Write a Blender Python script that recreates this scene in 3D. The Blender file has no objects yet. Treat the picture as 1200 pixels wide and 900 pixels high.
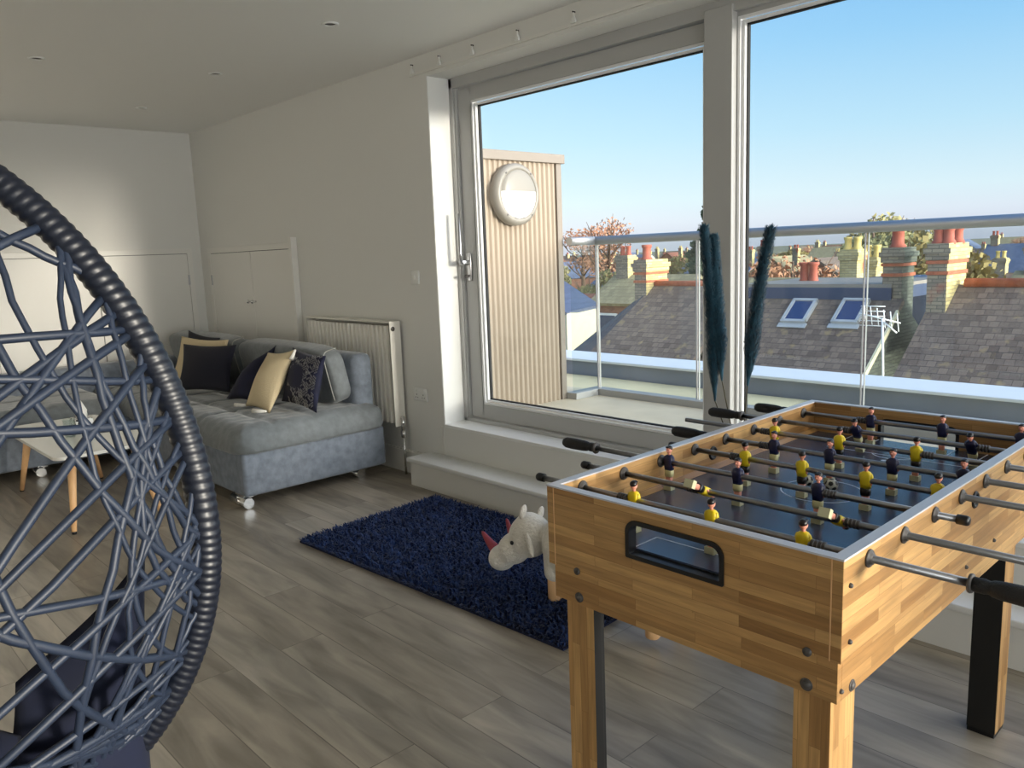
import bpy, bmesh, math, random
from mathutils import Vector, Matrix
PI = math.pi
R = math.radians
random.seed(7)
sc = bpy.context.scene
col = sc.collection

# ------------------------------------------------------------------ camera
F = 939.56; PITCH = -0.16236; ROLL = -0.038996; YAW = 0.822024; H = 1.45
cy_, sy_ = math.cos(YAW), math.sin(YAW); cp_, sp_ = math.cos(PITCH), math.sin(PITCH)
fwd = Vector((-sy_*cp_, cy_*cp_, sp_)); right0 = Vector((cy_, sy_, 0)); up0 = right0.cross(fwd)
cr_, sr_ = math.cos(ROLL), math.sin(ROLL)
cam_r = right0*cr_ + up0*sr_; cam_u = -right0*sr_ + up0*cr_
EYE = Vector((0, 0, H))
cd = bpy.data.cameras.new('camera'); cam = bpy.data.objects.new('camera', cd); col.objects.link(cam)
cd.sensor_width = 36; cd.lens = F/1200*36; cd.clip_start = 0.05; cd.clip_end = 3000
M = Matrix((( cam_r.x, cam_u.x, -fwd.x, 0), (cam_r.y, cam_u.y, -fwd.y, 0), (cam_r.z, cam_u.z, -fwd.z, H), (0, 0, 0, 1)))
cam.matrix_world = M
sc.camera = cam
def ray(x, y): return cam_r*(x-600) + cam_u*(450-y) + fwd*F
def at_y(x, y, Y): d = ray(x, y); return EYE + d*(Y/d.y)
def at_x(x, y, X): d = ray(x, y); return EYE + d*(X/d.x)
def at_z(x, y, z): d = ray(x, y); return EYE + d*((z-H)/d.z)

# ------------------------------------------------------------------ materials
def lin(c):
    return tuple(((v/255)/12.92 if v/255 <= .04045 else ((v/255+.055)/1.055)**2.4) for v in c) + (1,)
def mat(name, rgb, rough=.5, metal=0, bump=0, bscale=50, var=0, vscale=4, sheen=0, spec=.5, coat=0, detail=4, stretch=None):
    m = bpy.data.materials.new(name); m.use_nodes = True
    nt = m.node_tree; b = nt.nodes['Principled BSDF']
    c = lin(rgb)
    b.inputs['Base Color'].default_value = c; b.inputs['Roughness'].default_value = rough
    b.inputs['Metallic'].default_value = metal; b.inputs['Specular IOR Level'].default_value = spec
    if sheen:
        b.inputs['Sheen Weight'].default_value = sheen; b.inputs['Sheen Roughness'].default_value = .4
    if coat: b.inputs['Coat Weight'].default_value = coat; b.inputs['Coat Roughness'].default_value = .15
    tc = nt.nodes.new('ShaderNodeTexCoord'); mp = nt.nodes.new('ShaderNodeMapping')
    nt.links.new(tc.outputs['Object'], mp.inputs[0])
    if stretch: mp.inputs['Scale'].default_value = stretch
    if var:
        n = nt.nodes.new('ShaderNodeTexNoise'); n.inputs['Scale'].default_value = vscale; n.inputs['Detail'].default_value = detail
        nt.links.new(mp.outputs[0], n.inputs[0])
        r = nt.nodes.new('ShaderNodeValToRGB'); r.color_ramp.elements[0].position = .3; r.color_ramp.elements[1].position = .7
        r.color_ramp.elements[0].color = tuple(v*(1-var) for v in c[:3])+(1,)
        r.color_ramp.elements[1].color = tuple(min(1, v*(1+var)) for v in c[:3])+(1,)
        nt.links.new(n.outputs[0], r.inputs[0]); nt.links.new(r.outputs[0], b.inputs['Base Color'])
    if bump:
        n2 = nt.nodes.new('ShaderNodeTexNoise'); n2.inputs['Scale'].default_value = bscale; n2.inputs['Detail'].default_value = 3
        nt.links.new(mp.outputs[0], n2.inputs[0])
        bp = nt.nodes.new('ShaderNodeBump'); bp.inputs['Strength'].default_value = bump; bp.inputs['Distance'].default_value = .01
        nt.links.new(n2.outputs[0], bp.inputs['Height']); nt.links.new(bp.outputs[0], b.inputs['Normal'])
    return m

def brick_mat(name, c1, c2, mortar, bw, bh, ms, swz, rough=.8, grain=0, gscale=(3, 60, 60), bump=.3, offset=.5, squash=1, coat=0, rot=None, spots=None, bias=0):
    """blocks laid out in the plane given by swz ('xy','xz','yz'); extra grain noise on top"""
    m = bpy.data.materials.new(name); m.use_nodes = True
    nt = m.node_tree; b = nt.nodes['Principled BSDF']; b.inputs['Roughness'].default_value = rough
    if coat: b.inputs['Coat Weight'].default_value = coat; b.inputs['Coat Roughness'].default_value = .2
    tc = nt.nodes.new('ShaderNodeTexCoord'); se = nt.nodes.new('ShaderNodeSeparateXYZ'); co = nt.nodes.new('ShaderNodeCombineXYZ')
    nt.links.new(tc.outputs['Object'], se.inputs[0])
    nt.links.new(se.outputs[swz[0].upper()], co.inputs[0]); nt.links.new(se.outputs[swz[1].upper()], co.inputs[1])
    br = nt.nodes.new('ShaderNodeTexBrick'); nt.links.new(co.outputs[0], br.inputs[0])
    br.inputs['Color1'].default_value = lin(c1); br.inputs['Color2'].default_value = lin(c2); br.inputs['Mortar'].default_value = lin(mortar)
    br.inputs['Scale'].default_value = 1; br.inputs['Mortar Size'].default_value = ms; br.inputs['Brick Width'].default_value = bw
    br.inputs['Row Height'].default_value = bh; br.inputs['Mortar Smooth'].default_value = .1; br.inputs['Bias'].default_value = bias
    br.offset = offset; br.offset_frequency = 2
    out = br.outputs['Color']
    if grain:
        mp = nt.nodes.new('ShaderNodeMapping'); mp.inputs['Scale'].default_value = gscale; nt.links.new(tc.outputs['Object'], mp.inputs[0])
        # shift the grain from block to block
        n = nt.nodes.new('ShaderNodeTexNoise'); n.inputs['Scale'].default_value = 1; n.inputs['Detail'].default_value = 6; n.inputs['Distortion'].default_value = .6
        ad = nt.nodes.new('ShaderNodeVectorMath'); ad.operation = 'ADD'
        nt.links.new(mp.outputs[0], ad.inputs[0])
        sc3 = nt.nodes.new('ShaderNodeVectorMath'); sc3.operation = 'SCALE'; sc3.inputs['Scale'].default_value = 40
        nt.links.new(br.outputs['Color'], sc3.inputs[0]); nt.links.new(sc3.outputs[0], ad.inputs[1])
        nt.links.new(ad.outputs[0], n.inputs[0])
        r = nt.nodes.new('ShaderNodeMapRange'); r.inputs['From Min'].default_value = .3; r.inputs['From Max'].default_value = .7
        r.inputs['To Min'].default_value = 1-grain; r.inputs['To Max'].default_value = 1+grain
        nt.links.new(n.outputs[0], r.inputs[0])
        mul = nt.nodes.new('ShaderNodeVectorMath'); mul.operation = 'SCALE'
        nt.links.new(out, mul.inputs[0]); nt.links.new(r.outputs[0], mul.inputs['Scale']); out = mul.outputs[0]
    if spots:
        n = nt.nodes.new('ShaderNodeTexNoise'); n.inputs['Scale'].default_value = spots[1]; n.inputs['Detail'].default_value = 5
        nt.links.new(tc.outputs['Object'], n.inputs[0])
        r = nt.nodes.new('ShaderNodeMapRange'); r.inputs['From Min'].default_value = spots[2]; r.inputs['From Max'].default_value = spots[2]+.12
        nt.links.new(n.outputs[0], r.inputs[0])
        mx = nt.nodes.new('ShaderNodeMix'); mx.data_type = 'RGBA'; nt.links.new(r.outputs[0], mx.inputs['Factor'])
        nt.links.new(out, mx.inputs['A']); mx.inputs['B'].default_value = lin(spots[0]); out = mx.outputs['Result']
    nt.links.new(out, b.inputs['Base Color'])
    if bump:
        bp = nt.nodes.new('ShaderNodeBump'); bp.inputs['Strength'].default_value = bump; bp.inputs['Distance'].default_value = .01; bp.invert = True
        nt.links.new(br.outputs['Fac'], bp.inputs['Height']); nt.links.new(bp.outputs[0], b.inputs['Normal'])
    return m

def glass_mat(name, tint=(1, 1, 1), refl=.06, rough=0.0):
    m = bpy.data.materials.new(name); m.use_nodes = True; nt = m.node_tree
    nt.nodes.clear(); o = nt.nodes.new('ShaderNodeOutputMaterial'); mix = nt.nodes.new('ShaderNodeMixShader')
    t = nt.nodes.new('ShaderNodeBsdfTransparent'); t.inputs[0].default_value = (*tint, 1)
    g = nt.nodes.new('ShaderNodeBsdfGlossy'); g.inputs['Roughness'].default_value = rough
    lw = nt.nodes.new('ShaderNodeLayerWeight')
    pw = nt.nodes.new('ShaderNodeMath'); pw.operation = 'POWER'; pw.inputs[1].default_value = 5; nt.links.new(lw.outputs['Facing'], pw.inputs[0])
    ml = nt.nodes.new('ShaderNodeMath'); ml.operation = 'MULTIPLY_ADD'; ml.inputs[1].default_value = .7; ml.inputs[2].default_value = refl/2
    nt.links.new(pw.outputs[0], ml.inputs[0]); ml.use_clamp = True
    nt.links.new(ml.outputs[0], mix.inputs[0]); nt.links.new(t.outputs[0], mix.inputs[1]); nt.links.new(g.outputs[0], mix.inputs[2])
    nt.links.new(mix.outputs[0], o.inputs[0])
    return m

MT = {}
MT['wall'] = mat('wall_paint', (225, 224, 219), .75, bump=.02, bscale=300)
MT['ceil'] = mat('ceiling_paint', (240, 239, 235), .8)
MT['gloss'] = mat('white_gloss_paint', (235, 235, 232), .28)
MT['trimw'] = mat('white_trim_paint', (228, 226, 220), .4)
MT['frame'] = mat('window_frame_paint', (182, 182, 180), .4)
MT['bead'] = mat('white_bead', (240, 240, 240), .3)
MT['gap'] = mat('shadow_gap_seal', (40, 40, 40), .8)
MT['chrome'] = mat('chrome', (220, 220, 220), .12, metal=1)
MT['steel'] = mat('brushed_steel', (190, 190, 192), .28, metal=1)
MT['plastic'] = mat('white_plastic', (232, 232, 228), .35)
MT['floor'] = brick_mat('oak_look_planks', (168, 158, 142), (142, 132, 117), (116, 107, 95), 1.35, .18, .0018, 'xy', rough=.38, grain=.36, gscale=(2.2, 13, 13), bump=.15, offset=.37, coat=.12)
MT['sofa'] = mat('grey_velvet', (116, 121, 124), .8, bump=.25, bscale=30, var=.14, vscale=22, sheen=.35)
MT['sofadk'] = mat('grey_velvet_base', (120, 128, 140), .8, bump=.2, bscale=26, var=.22, vscale=20, sheen=.35)
MT['pipe'] = mat('sofa_piping', (150, 150, 144), .7)
MT['navyc'] = mat('dark_navy_cotton', (8, 10, 30), .9, bump=.2, bscale=200, sheen=.02)
MT['navyv'] = mat('navy_velvet', (13, 17, 48), .8, bump=.15, bscale=30, var=.3, vscale=10, sheen=.06)
MT['cream'] = mat('cream_cotton', (214, 196, 160), .9, bump=.25, bscale=120)
MT['white'] = mat('white_cloth', (235, 232, 225), .9)
MT['rug'] = mat('navy_shag', (16, 42, 88), .85, var=.45, vscale=26, sheen=.15)
MT['rugbase'] = mat('navy_rug_backing', (12, 22, 54), .95)
MT['oak'] = mat('pale_beech', (214, 170, 122), .5, var=.15, vscale=20, stretch=(1, 1, .1))
MT['marble'] = mat('white_laminate', (222, 220, 212), .25)
MT['black'] = mat('black_plastic', (14, 14, 18), .4)
MT['blackr'] = mat('black_rubber', (20, 20, 22), .6, bump=.3, bscale=300)
MT['blackw'] = mat('black_laminate', (12, 12, 13), .45)
MT['rodm'] = mat('rod_steel', (142, 143, 146), .3, metal=1)
MT['bush'] = mat('grey_bushing', (74, 70, 68), .5)
MT['rim'] = mat('rim_edging', (190, 190, 196), .3)
MT['field'] = mat('field_board', (60, 70, 92), .26, spec=.6, var=.04, vscale=2)
MT['line'] = mat('field_line', (200, 208, 220), .4)
w1, w2, wm = (192, 152, 98), (148, 108, 62), (134, 98, 56)
MT['wxz'] = brick_mat('finger_joint_wood_front', w1, w2, wm, .27, .0255, .0004, 'xz', rough=.42, grain=.22, gscale=(6, 90, 90), bump=0, offset=.41, coat=.1)
MT['wyz'] = brick_mat('finger_joint_wood_side', w1, w2, wm, .27, .0255, .0004, 'yz', rough=.42, grain=.22, gscale=(90, 6, 90), bump=0, offset=.41, coat=.1)
MT['wleg'] = brick_mat('finger_joint_wood_leg', w1, w2, wm, .3, .024, .0004, 'zx', rough=.42, grain=.22, gscale=(90, 90, 6), bump=0, offset=.41, coat=.1)
MT['wlegy'] = brick_mat('finger_joint_wood_leg_side', w1, w2, wm, .3, .024, .0004, 'zy', rough=.42, grain=.22, gscale=(90, 90, 6), bump=0, offset=.41, coat=.1)
MT['yshirt'] = mat('yellow_shirt', (226, 200, 30), .4)
MT['nshirt'] = mat('navy_shirt', (24, 28, 66), .4)
MT['bshort'] = mat('black_shorts', (14, 14, 16), .4)
MT['cshort'] = mat('cream_shorts', (206, 200, 150), .45)
MT['skin'] = mat('figure_skin', (222, 150, 130), .45)
MT['hair'] = mat('figure_hair', (20, 14, 14), .35)
MT['foot'] = mat('figure_boot', (196, 194, 160), .5)
MT['ballw'] = mat('ball_white', (200, 200, 190), .4)
MT['rattan'] = mat('grey_blue_rattan', (30, 40, 58), .5, var=.12, vscale=30)
MT['rattdk'] = mat('dark_rattan_frame', (15, 20, 32), .4)
MT['chairc'] = mat('chair_navy_cloth', (3, 13, 40), .9, var=.25, vscale=12)
MT['rhino'] = mat('grey_plush', (224, 218, 207), .95, bump=.6, bscale=90, var=.12, vscale=12, sheen=.4)
MT['horn'] = mat('rose_horn', (152, 60, 72), .6, bump=.3, bscale=80)
MT['pampas'] = mat('teal_plume', (26, 66, 84), .9, var=.3, vscale=25, sheen=.3)
MT['stalk'] = mat('dried_stalk', (70, 66, 48), .8)
MT['vase'] = mat('dark_vase', (40, 44, 50), .3)
MT['rad'] = mat('radiator_enamel', (232, 228, 218), .35)
MT['clad'] = mat('beige_cladding', (146, 132, 115), .55)
MT['cladc'] = mat('beige_capping', (120, 111, 101), .5)
MT['lampr'] = mat('lamp_rim', (128, 124, 116), .4)
MT['lampg'] = mat('lamp_diffuser', (245, 244, 240), .3)
MT['deck'] = mat('balcony_paving', (196, 186, 162), .8, var=.1, vscale=3)
MT['flatroof'] = mat('cream_roof_membrane', (214, 200, 160), .8, var=.1, vscale=2)
MT['capw'] = mat('white_coping', (214, 216, 220), .6)
MT['lead'] = mat('grey_render', (120, 126, 138), .8, var=.1, vscale=3)
MT['channel'] = mat('grey_channel', (150, 150, 148), .5)
MT['rail'] = mat('rail_steel', (176, 178, 180), .42, metal=.7)
MT['glass'] = glass_mat('window_glass', (.97, .98, .98), .035)
MT['bglass'] = glass_mat('balcony_glass', (.90, .94, .94), .05)
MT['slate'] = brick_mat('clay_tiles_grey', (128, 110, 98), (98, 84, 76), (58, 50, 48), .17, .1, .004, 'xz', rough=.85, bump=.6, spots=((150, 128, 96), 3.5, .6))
MT['slate2'] = brick_mat('mossy_tiles', (164, 152, 116), (138, 126, 96), (104, 96, 76), .25, .14, .004, 'xz', rough=.9, bump=.6)
MT['slateb'] = brick_mat('blue_slates', (98, 108, 130), (84, 94, 116), (70, 78, 96), .3, .16, .004, 'xz', rough=.6, bump=.4)
MT['slater'] = brick_mat('red_brown_tiles', (150, 92, 70), (118, 76, 62), (86, 60, 54), .3, .16, .004, 'xz', rough=.85, bump=.5)
MT['slateside'] = brick_mat('shaded_hip_tiles', (74, 76, 84), (62, 64, 74), (50, 50, 58), .2, .12, .004, 'yz', rough=.8, bump=.5)  # darker tiles for the hip face turned from the sun: shade put into the colour
MT['ridge'] = mat('terracotta_ridge', (172, 96, 66), .8, var=.2, vscale=8)
MT['brickg'] = brick_mat('gault_brick_shaded_front', (156, 144, 124), (120, 110, 100), (98, 92, 84), .225, .075, .008, 'xz', rough=.9, bump=.4, spots=((152, 84, 66), 1.3, .58))  # chimney fronts greyer than the sides: shade put into the brick colour
MT['brickgy'] = brick_mat('gault_brick_sunlit_side', (222, 202, 140), (188, 166, 108), (150, 136, 100), .225, .075, .008, 'yz', rough=.9, bump=.4, spots=((176, 92, 60), 1.3, .6))  # same brick, paler and yellower: sunlight put into the colour of the side faces
MT['brickbuff'] = brick_mat('sunlit_buff_brick', (206, 192, 146), (180, 164, 116), (150, 140, 110), .225, .075, .008, 'xz', rough=.9, bump=.4)  # buff brick with a sunlit yellow put into its colour
MT['brickdark'] = brick_mat('shaded_brick', (104, 110, 98), (80, 86, 78), (66, 70, 66), .225, .075, .008, 'yz', rough=.9, bump=.4)  # gable and stack side darkened: shade from the next house put into the colour
MT['brickr'] = brick_mat('red_brick', (166, 112, 84), (138, 92, 72), (120, 96, 84), .225, .075, .008, 'xz', rough=.9, bump=.4)
MT['render'] = mat('cream_render', (222, 212, 178), .85, var=.05)
MT['pot'] = mat('terracotta_pot', (168, 84, 64), .7, var=.15, vscale=6)
MT['potb'] = mat('buff_pot', (214, 186, 110), .7, var=.1)
MT['vglass'] = mat('roof_window_pane', (44, 62, 104), .12, spec=.8)
MT['vframe'] = mat('roof_window_frame', (176, 178, 180), .5)
MT['fascia'] = mat('grey_fascia', (134, 126, 118), .6)
MT['bluefelt'] = mat('dark_blue_lead', (48, 62, 92), .5)
MT['ground'] = mat('distant_ground', (112, 108, 82), .95, var=.35, vscale=.05)
MT['leafo'] = mat('autumn_leaf', (176, 128, 98), .9, var=.3, vscale=.6)
MT['leafg'] = mat('olive_leaf', (138, 134, 92), .9, var=.35, vscale=.5)
MT['leafd'] = mat('conifer_leaf', (58, 76, 52), .9, var=.3, vscale=.5)
MT['leafy'] = mat('gold_leaf', (164, 148, 98), .9, var=.35, vscale=.4)
MT['bark'] = mat('bark', (104, 82, 66), .9)
MT['winw'] = mat('white_sash', (232, 232, 230), .5)
MT['wing'] = mat('dark_pane', (52, 66, 92), .15)

# ------------------------------------------------------------------ mesh builder
class MB:
    def __init__(s): s.v = []; s.f = []; s.m = []; s.sm = []
    def add(s, vs, fs, mi=0, smooth=False):
        o = len(s.v); s.v += [tuple(v) for v in vs]
        for k, f in enumerate(fs):
            s.f.append([o+i for i in f]); s.m.append(mi); s.sm.append(smooth[k] if isinstance(smooth, list) else smooth)
        return s
    def box(s, x0, x1, y0, y1, z0, z1, mi=0, faces=None):
        x0, x1 = min(x0, x1), max(x0, x1); y0, y1 = min(y0, y1), max(y0, y1); z0, z1 = min(z0, z1), max(z0, z1)
        vs = [(x0,y0,z0),(x1,y0,z0),(x1,y1,z0),(x0,y1,z0),(x0,y0,z1),(x1,y0,z1),(x1,y1,z1),(x0,y1,z1)]
        fs = [(0,3,2,1),(4,5,6,7),(0,1,5,4),(1,2,6,5),(2,3,7,6),(3,0,4,7)]
        if isinstance(mi, (list, tuple)):   # -z +z -y +x +y -x
            for f, k in zip(fs, mi): s.add([vs[i] for i in f], [(0,1,2,3)], k)
        else: s.add(vs, fs, mi)
        return s
    def obox(s, c, ax, ay, az, mi=0):
        c, ax, ay, az = map(Vector, (c, ax, ay, az))
        vs = [c+ax*a+ay*b+az*d for d in (-1, 1) for a, b in ((-1,-1),(1,-1),(1,1),(-1,1))]
        s.add(vs, [(0,3,2,1),(4,5,6,7),(0,1,5,4),(1,2,6,5),(2,3,7,6),(3,0,4,7)], mi); return s
    def tube(s, pts, r, seg=8, mi=0, caps=True, closed=False, rf=None):
        pts = [Vector(p) for p in pts]; n = len(pts)
        rr = r if isinstance(r, (list, tuple)) else [r]*n
        rings = []; nrm = None
        for i, p in enumerate(pts):
            if closed: t = pts[(i+1) % n]-pts[i-1]
            else: t = pts[min(i+1, n-1)]-pts[max(i-1, 0)]
            t = t.normalized() if t.length > 1e-9 else Vector((0, 0, 1))
            if nrm is None:
                nrm = t.orthogonal().normalized()
            else:
                nrm = nrm - t*nrm.dot(t); nrm = nrm.normalized() if nrm.length > 1e-6 else t.orthogonal().normalized()
            bn = t.cross(nrm)
            rings.append([p + (nrm*math.cos(a)+bn*math.sin(a))*(rr[i]*(rf(i, a) if rf else 1)) for a in [2*PI*k/seg for k in range(seg)]])
        vs = [v for rg in rings for v in rg]; fs = []
        m_ = n if closed else n-1
        for i in range(m_):
            j = (i+1) % n
            for k in range(seg):
                fs.append((i*seg+k, i*seg+(k+1) % seg, j*seg+(k+1) % seg, j*seg+k))
        s.add(vs, fs, mi, True)
        if caps and not closed:
            s.add(rings[0], [tuple(range(seg))[::-1]], mi); s.add(rings[-1], [tuple(range(seg))], mi)
        return s
    def cyl(s, p0, p1, r0, r1=None, seg=16, mi=0):
        return s.tube([p0, p1], [r0, r0 if r1 is None else r1], seg, mi)
    def lathe(s, prof, origin=(0,0,0), axis=(0,0,1), seg=24, mi=0):
        o = Vector(origin); a = Vector(axis).normalized()
        pts = [o+a*h for _, h in prof]; n = len(prof)
        u = a.orthogonal().normalized(); w = a.cross(u)
        vs = []; fs = []
        for (r_, h), p in zip(prof, pts):
            for k in range(seg):
                t = 2*PI*k/seg; vs.append(p+(u*math.cos(t)+w*math.sin(t))*max(r_, 1e-5))
        for i in range(n-1):
            for k in range(seg): fs.append((i*seg+k, i*seg+(k+1) % seg, (i+1)*seg+(k+1) % seg, (i+1)*seg+k))
        s.add(vs, fs, mi, True); return s
    def ell(s, c, rx, ry, rz, mi=0, seg=16, rings=10, rot=None, e=1):
        c = Vector(c); vs = []; fs = []
        sg = lambda v: math.copysign(abs(v)**e, v)
        for i in range(rings+1):
            ph = -PI/2+PI*i/rings
            for k in range(seg):
                th = 2*PI*k/seg
                v = Vector((rx*sg(math.cos(ph))*sg(math.cos(th)), ry*sg(math.cos(ph))*sg(math.sin(th)), rz*sg(math.sin(ph))))
                if rot is not None: v = rot @ v
                vs.append(c+v)
        for i in range(rings):
            for k in range(seg): fs.append((i*seg+k, i*seg+(k+1) % seg, (i+1)*seg+(k+1) % seg, (i+1)*seg+k))
        s.add(vs, fs, mi, True); return s
    def rbox(s, x0, x1, y0, y1, z0, z1, r=.03, seg=4, mi=0):
        bm = bmesh.new(); bmesh.ops.create_cube(bm, size=1)
        for v in bm.verts: v.co = Vector(((x0+x1)/2+v.co.x*(x1-x0), (y0+y1)/2+v.co.y*(y1-y0), (z0+z1)/2+v.co.z*(z1-z0)))
        bmesh.ops.bevel(bm, geom=bm.edges[:], offset=r, segments=seg, profile=.5, affect='EDGES')
        bm.verts.index_update()
        s.add([v.co.copy() for v in bm.verts], [[v.index for v in f.verts] for f in bm.faces], mi, True); bm.free(); return s
    def prism(s, pts2, plane, a0, a1, mi=0):
        """extrude a 2d outline along the third axis; plane 'xz' extrudes y, 'yz' extrudes x, 'xy' extrudes z"""
        def P(p, a):
            return {'xz': (p[0], a, p[1]), 'yz': (a, p[0], p[1]), 'xy': (p[0], p[1], a)}[plane]
        n = len(pts2); vs = [P(p, a0) for p in pts2]+[P(p, a1) for p in pts2]
        fs = [tuple(range(n)), tuple(range(n, 2*n))[::-1]]+[(i, (i+1) % n+0, (i+1) % n+n, i+n) for i in range(n)]
        s.add(vs, fs, mi); return s
    def quad(s, a, b, c, d, mi=0): s.add([a, b, c, d], [(0, 1, 2, 3)], mi); return s
    def slab(s, pts, thick, mi=0):
        """polygon with thickness below its normal"""
        pts = [Vector(p) for p in pts]; n = (pts[1]-pts[0]).cross(pts[2]-pts[0]).normalized()
        if n.z < 0: n = -n
        k = len(pts); vs = pts+[p-n*thick for p in pts]
        s.add(vs, [tuple(range(k)), tuple(range(k, 2*k))[::-1]]+[(i, i+k, (i+1) % k+k, (i+1) % k) for i in range(k)], mi); return s
    def mesh(s, name, mats):
        me = bpy.data.meshes.new(name); me.from_pydata(s.v, [], s.f)
        for m in mats: me.materials.append(m)
        me.polygons.foreach_set('material_index', s.m); me.polygons.foreach_set('use_smooth', s.sm)
        bm = bmesh.new(); bm.from_mesh(me); bmesh.ops.remove_doubles(bm, verts=bm.verts, dist=1e-6)
        bmesh.ops.recalc_face_normals(bm, faces=bm.faces); bm.to_mesh(me); bm.free()
        me.update(); return me

def mats_of(m): return [MT[k] for k in (m if isinstance(m, (list, tuple)) else [m])]
def tag(o, label=None, cat=None, group=None, kind=None):
    if label: o['label'] = label
    if cat: o['category'] = cat
    if group: o['group'] = group
    if kind: o['kind'] = kind
    return o
def obj(name, mb, m, parent=None, bevel=0, world=True, label=None):
    o = bpy.data.objects.new(name, mb.mesh(name, mats_of(m))); col.objects.link(o)
    if parent is not None:
        o.parent = parent
        if world and parent.type == 'EMPTY': o.location = -parent.location
    if bevel:
        b = o.modifiers.new('bevel', 'BEVEL'); b.width = bevel; b.segments = 2; b.limit_method = 'ANGLE'; b.harden_normals = False
    if label: o['label'] = label
    return o
def empty(name, loc, label=None, cat=None, group=None):
    o = bpy.data.objects.new(name, None); col.objects.link(o); o.location = loc; o.empty_display_size = .1
    return tag(o, label, cat, group)
def struct(name, mb, m, bevel=0, parent=None):
    o = obj(name, mb, m, parent, bevel)
    if parent is None: o['kind'] = 'structure'
    return o
def copy_tree(o, parent=None):
    c = o.copy(); col.objects.link(c); c.parent = parent
    for ch in [q for q in bpy.data.objects if q.parent == o]: copy_tree(ch, c)
    return c

# ================================================================== ROOM SHELL
WY = 3.092            # inner face of the window wall
XL = -7.53            # inner face of the end wall
CZ = 2.635            # ceiling
JX = -3.975           # left jamb of the opening
SZ, TZ = .386, 2.506  # sill and head of the opening
GX = 5.2              # the right-hand wall
BY = -3.4             # wall behind the camera
T = .36               # window wall thickness
struct('floor', MB().box(XL-.2, GX+.2, BY-.2, WY+.05, -.12, 0), 'floor')
struct('ceiling', MB().box(XL-.2, GX+.2, BY-.2, WY+T, CZ, CZ+.15), 'ceil')
struct('wall_end', MB().box(XL-.2, XL, BY-.2, WY+T, 0, CZ), 'wall')
b = MB(); b.box(XL, JX, WY, WY+T, 0, CZ); b.box(JX, GX, WY, WY+T, TZ, CZ); b.box(JX, GX, WY, WY+T, -.1, SZ-.02)
struct('wall_window', b, 'wall')
# right wall with its own window; wall behind the camera with windows
b = MB(); b.box(GX, GX+.2, BY, WY+T, 0, .35); b.box(GX, GX+.2, BY, WY+T, 2.45, CZ)
b.box(GX, GX+.2, BY, -2.6, .35, 2.45); b.box(GX, GX+.2, 2.75, WY+T, .35, 2.45)
struct('wall_right', b, 'wall')
b = MB(); b.box(XL, GX+.2, BY-.2, BY, 0, CZ)
struct('wall_behind', b, 'wall')
# baseboards
b = MB(); b.box(XL, -4.13, WY-.018, WY, 0, .15); b.box(XL, -4.13, WY-.012, WY, .15, .158)
struct('baseboard_window', b, 'trimw')
struct('baseboard_end', MB().box(XL, XL+.018, BY, WY-.018, 0, .15), 'trimw')
# inner sill board, reveal lining
b = MB(); b.box(JX, GX, WY-.004, WY+.2, SZ-.02, SZ)
struct('trim_1', b, 'gloss', bevel=.003)
b = MB(); b.box(JX-.002, JX+.006, WY+.002, WY+.18, SZ, TZ); struct('trim_2', b, 'gloss')
b = MB(); b.box(JX, GX, WY+.001, WY+.006, 0.18, SZ-.022); b.box(JX-.03, JX-.012, WY-.006, WY+.002, .185, .37)
struct('trim_3', b, 'trimw')
# step up to the balcony door
st = empty('window_step', (-2.0, 3.0, 0), 'long low white painted step running under the big window', 'step')
obj('riser', MB().box(-4.12, 3.2, 2.912, WY, 0, .155), 'trimw', st)
obj('tread', MB().rbox(-4.135, 3.215, 2.892, WY, .155, .182, .006, 2), 'gloss', st, label='glossy white top board with a rounded nose')

# ------------------------------------------------------------------ windows
def frame_rect(mb, x0, x1, z0, z1, y0, y1, w, mi=0, bottom=None):
    bt = w if bottom is None else bottom
    mb.box(x0, x1, y0, y1, z1-w, z1, mi); mb.box(x0, x1, y0, y1, z0, z0+bt, mi)
    mb.box(x0, x0+w, y0, y1, z0+bt, z1-w, mi); mb.box(x1-w, x1, y0, y1, z0+bt, z1-w, mi)
YF = 3.255
# fixed outer frame
b = MB(); b.box(JX, JX+.035, YF, YF+.07, SZ, TZ); b.box(JX, GX, YF, YF+.07, TZ-.06, TZ); b.box(JX, GX, YF, YF+.07, SZ, SZ+.022)
b.box(JX+.035, JX+.05, YF+.012, YF+.07, SZ+.022, TZ-.06)
struct('trim_4', b, 'frame', bevel=.003)
w1o = empty('window_1', (-3.0, YF, SZ)); w1o['kind'] = 'structure'
sx0, sx1, sz0, sz1 = -3.925, -2.10, SZ+.028, 2.44
b = MB(); ys0, ys1 = YF+.03, YF+.085
b.box(sx0, sx0+.115, ys0, ys1, sz0, sz1); b.box(sx0+.115, sx1, ys0, ys1, sz1-.08, sz1); b.box(sx0+.115, sx1, ys0, ys1, sz0, sz0+.09)
b.box(sx1-.06, sx1, ys0, ys1, sz0+.09, sz1-.08)
obj('sash_frame', b, 'frame', w1o, bevel=.004)
gx0, gx1, gz0, gz1 = sx0+.115, -2.16, sz0+.09, sz1-.08
def beads(x0, x1, z0, z1, y, parent):
    b = MB()
    for k, (o_, w_) in enumerate(((0, .012), (.016, .012))):
        frame_rect(b, x0+o_, x1-o_, z0+o_, z1-o_, y+.012*k, y+.012*k+.02, w_)
    o = obj('glazing_bead', b, 'bead', parent, label='bright white glazing bead')
    b = MB(); frame_rect(b, x0+.028, x1-.028, z0+.028, z1-.028, y+.03, y+.05, .006)
    obj('glazing_seal', b, 'gap', parent, label='dark rubber glazing seal')
beads(gx0, gx1, gz0, gz1, ys0+.006, w1o)
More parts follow.
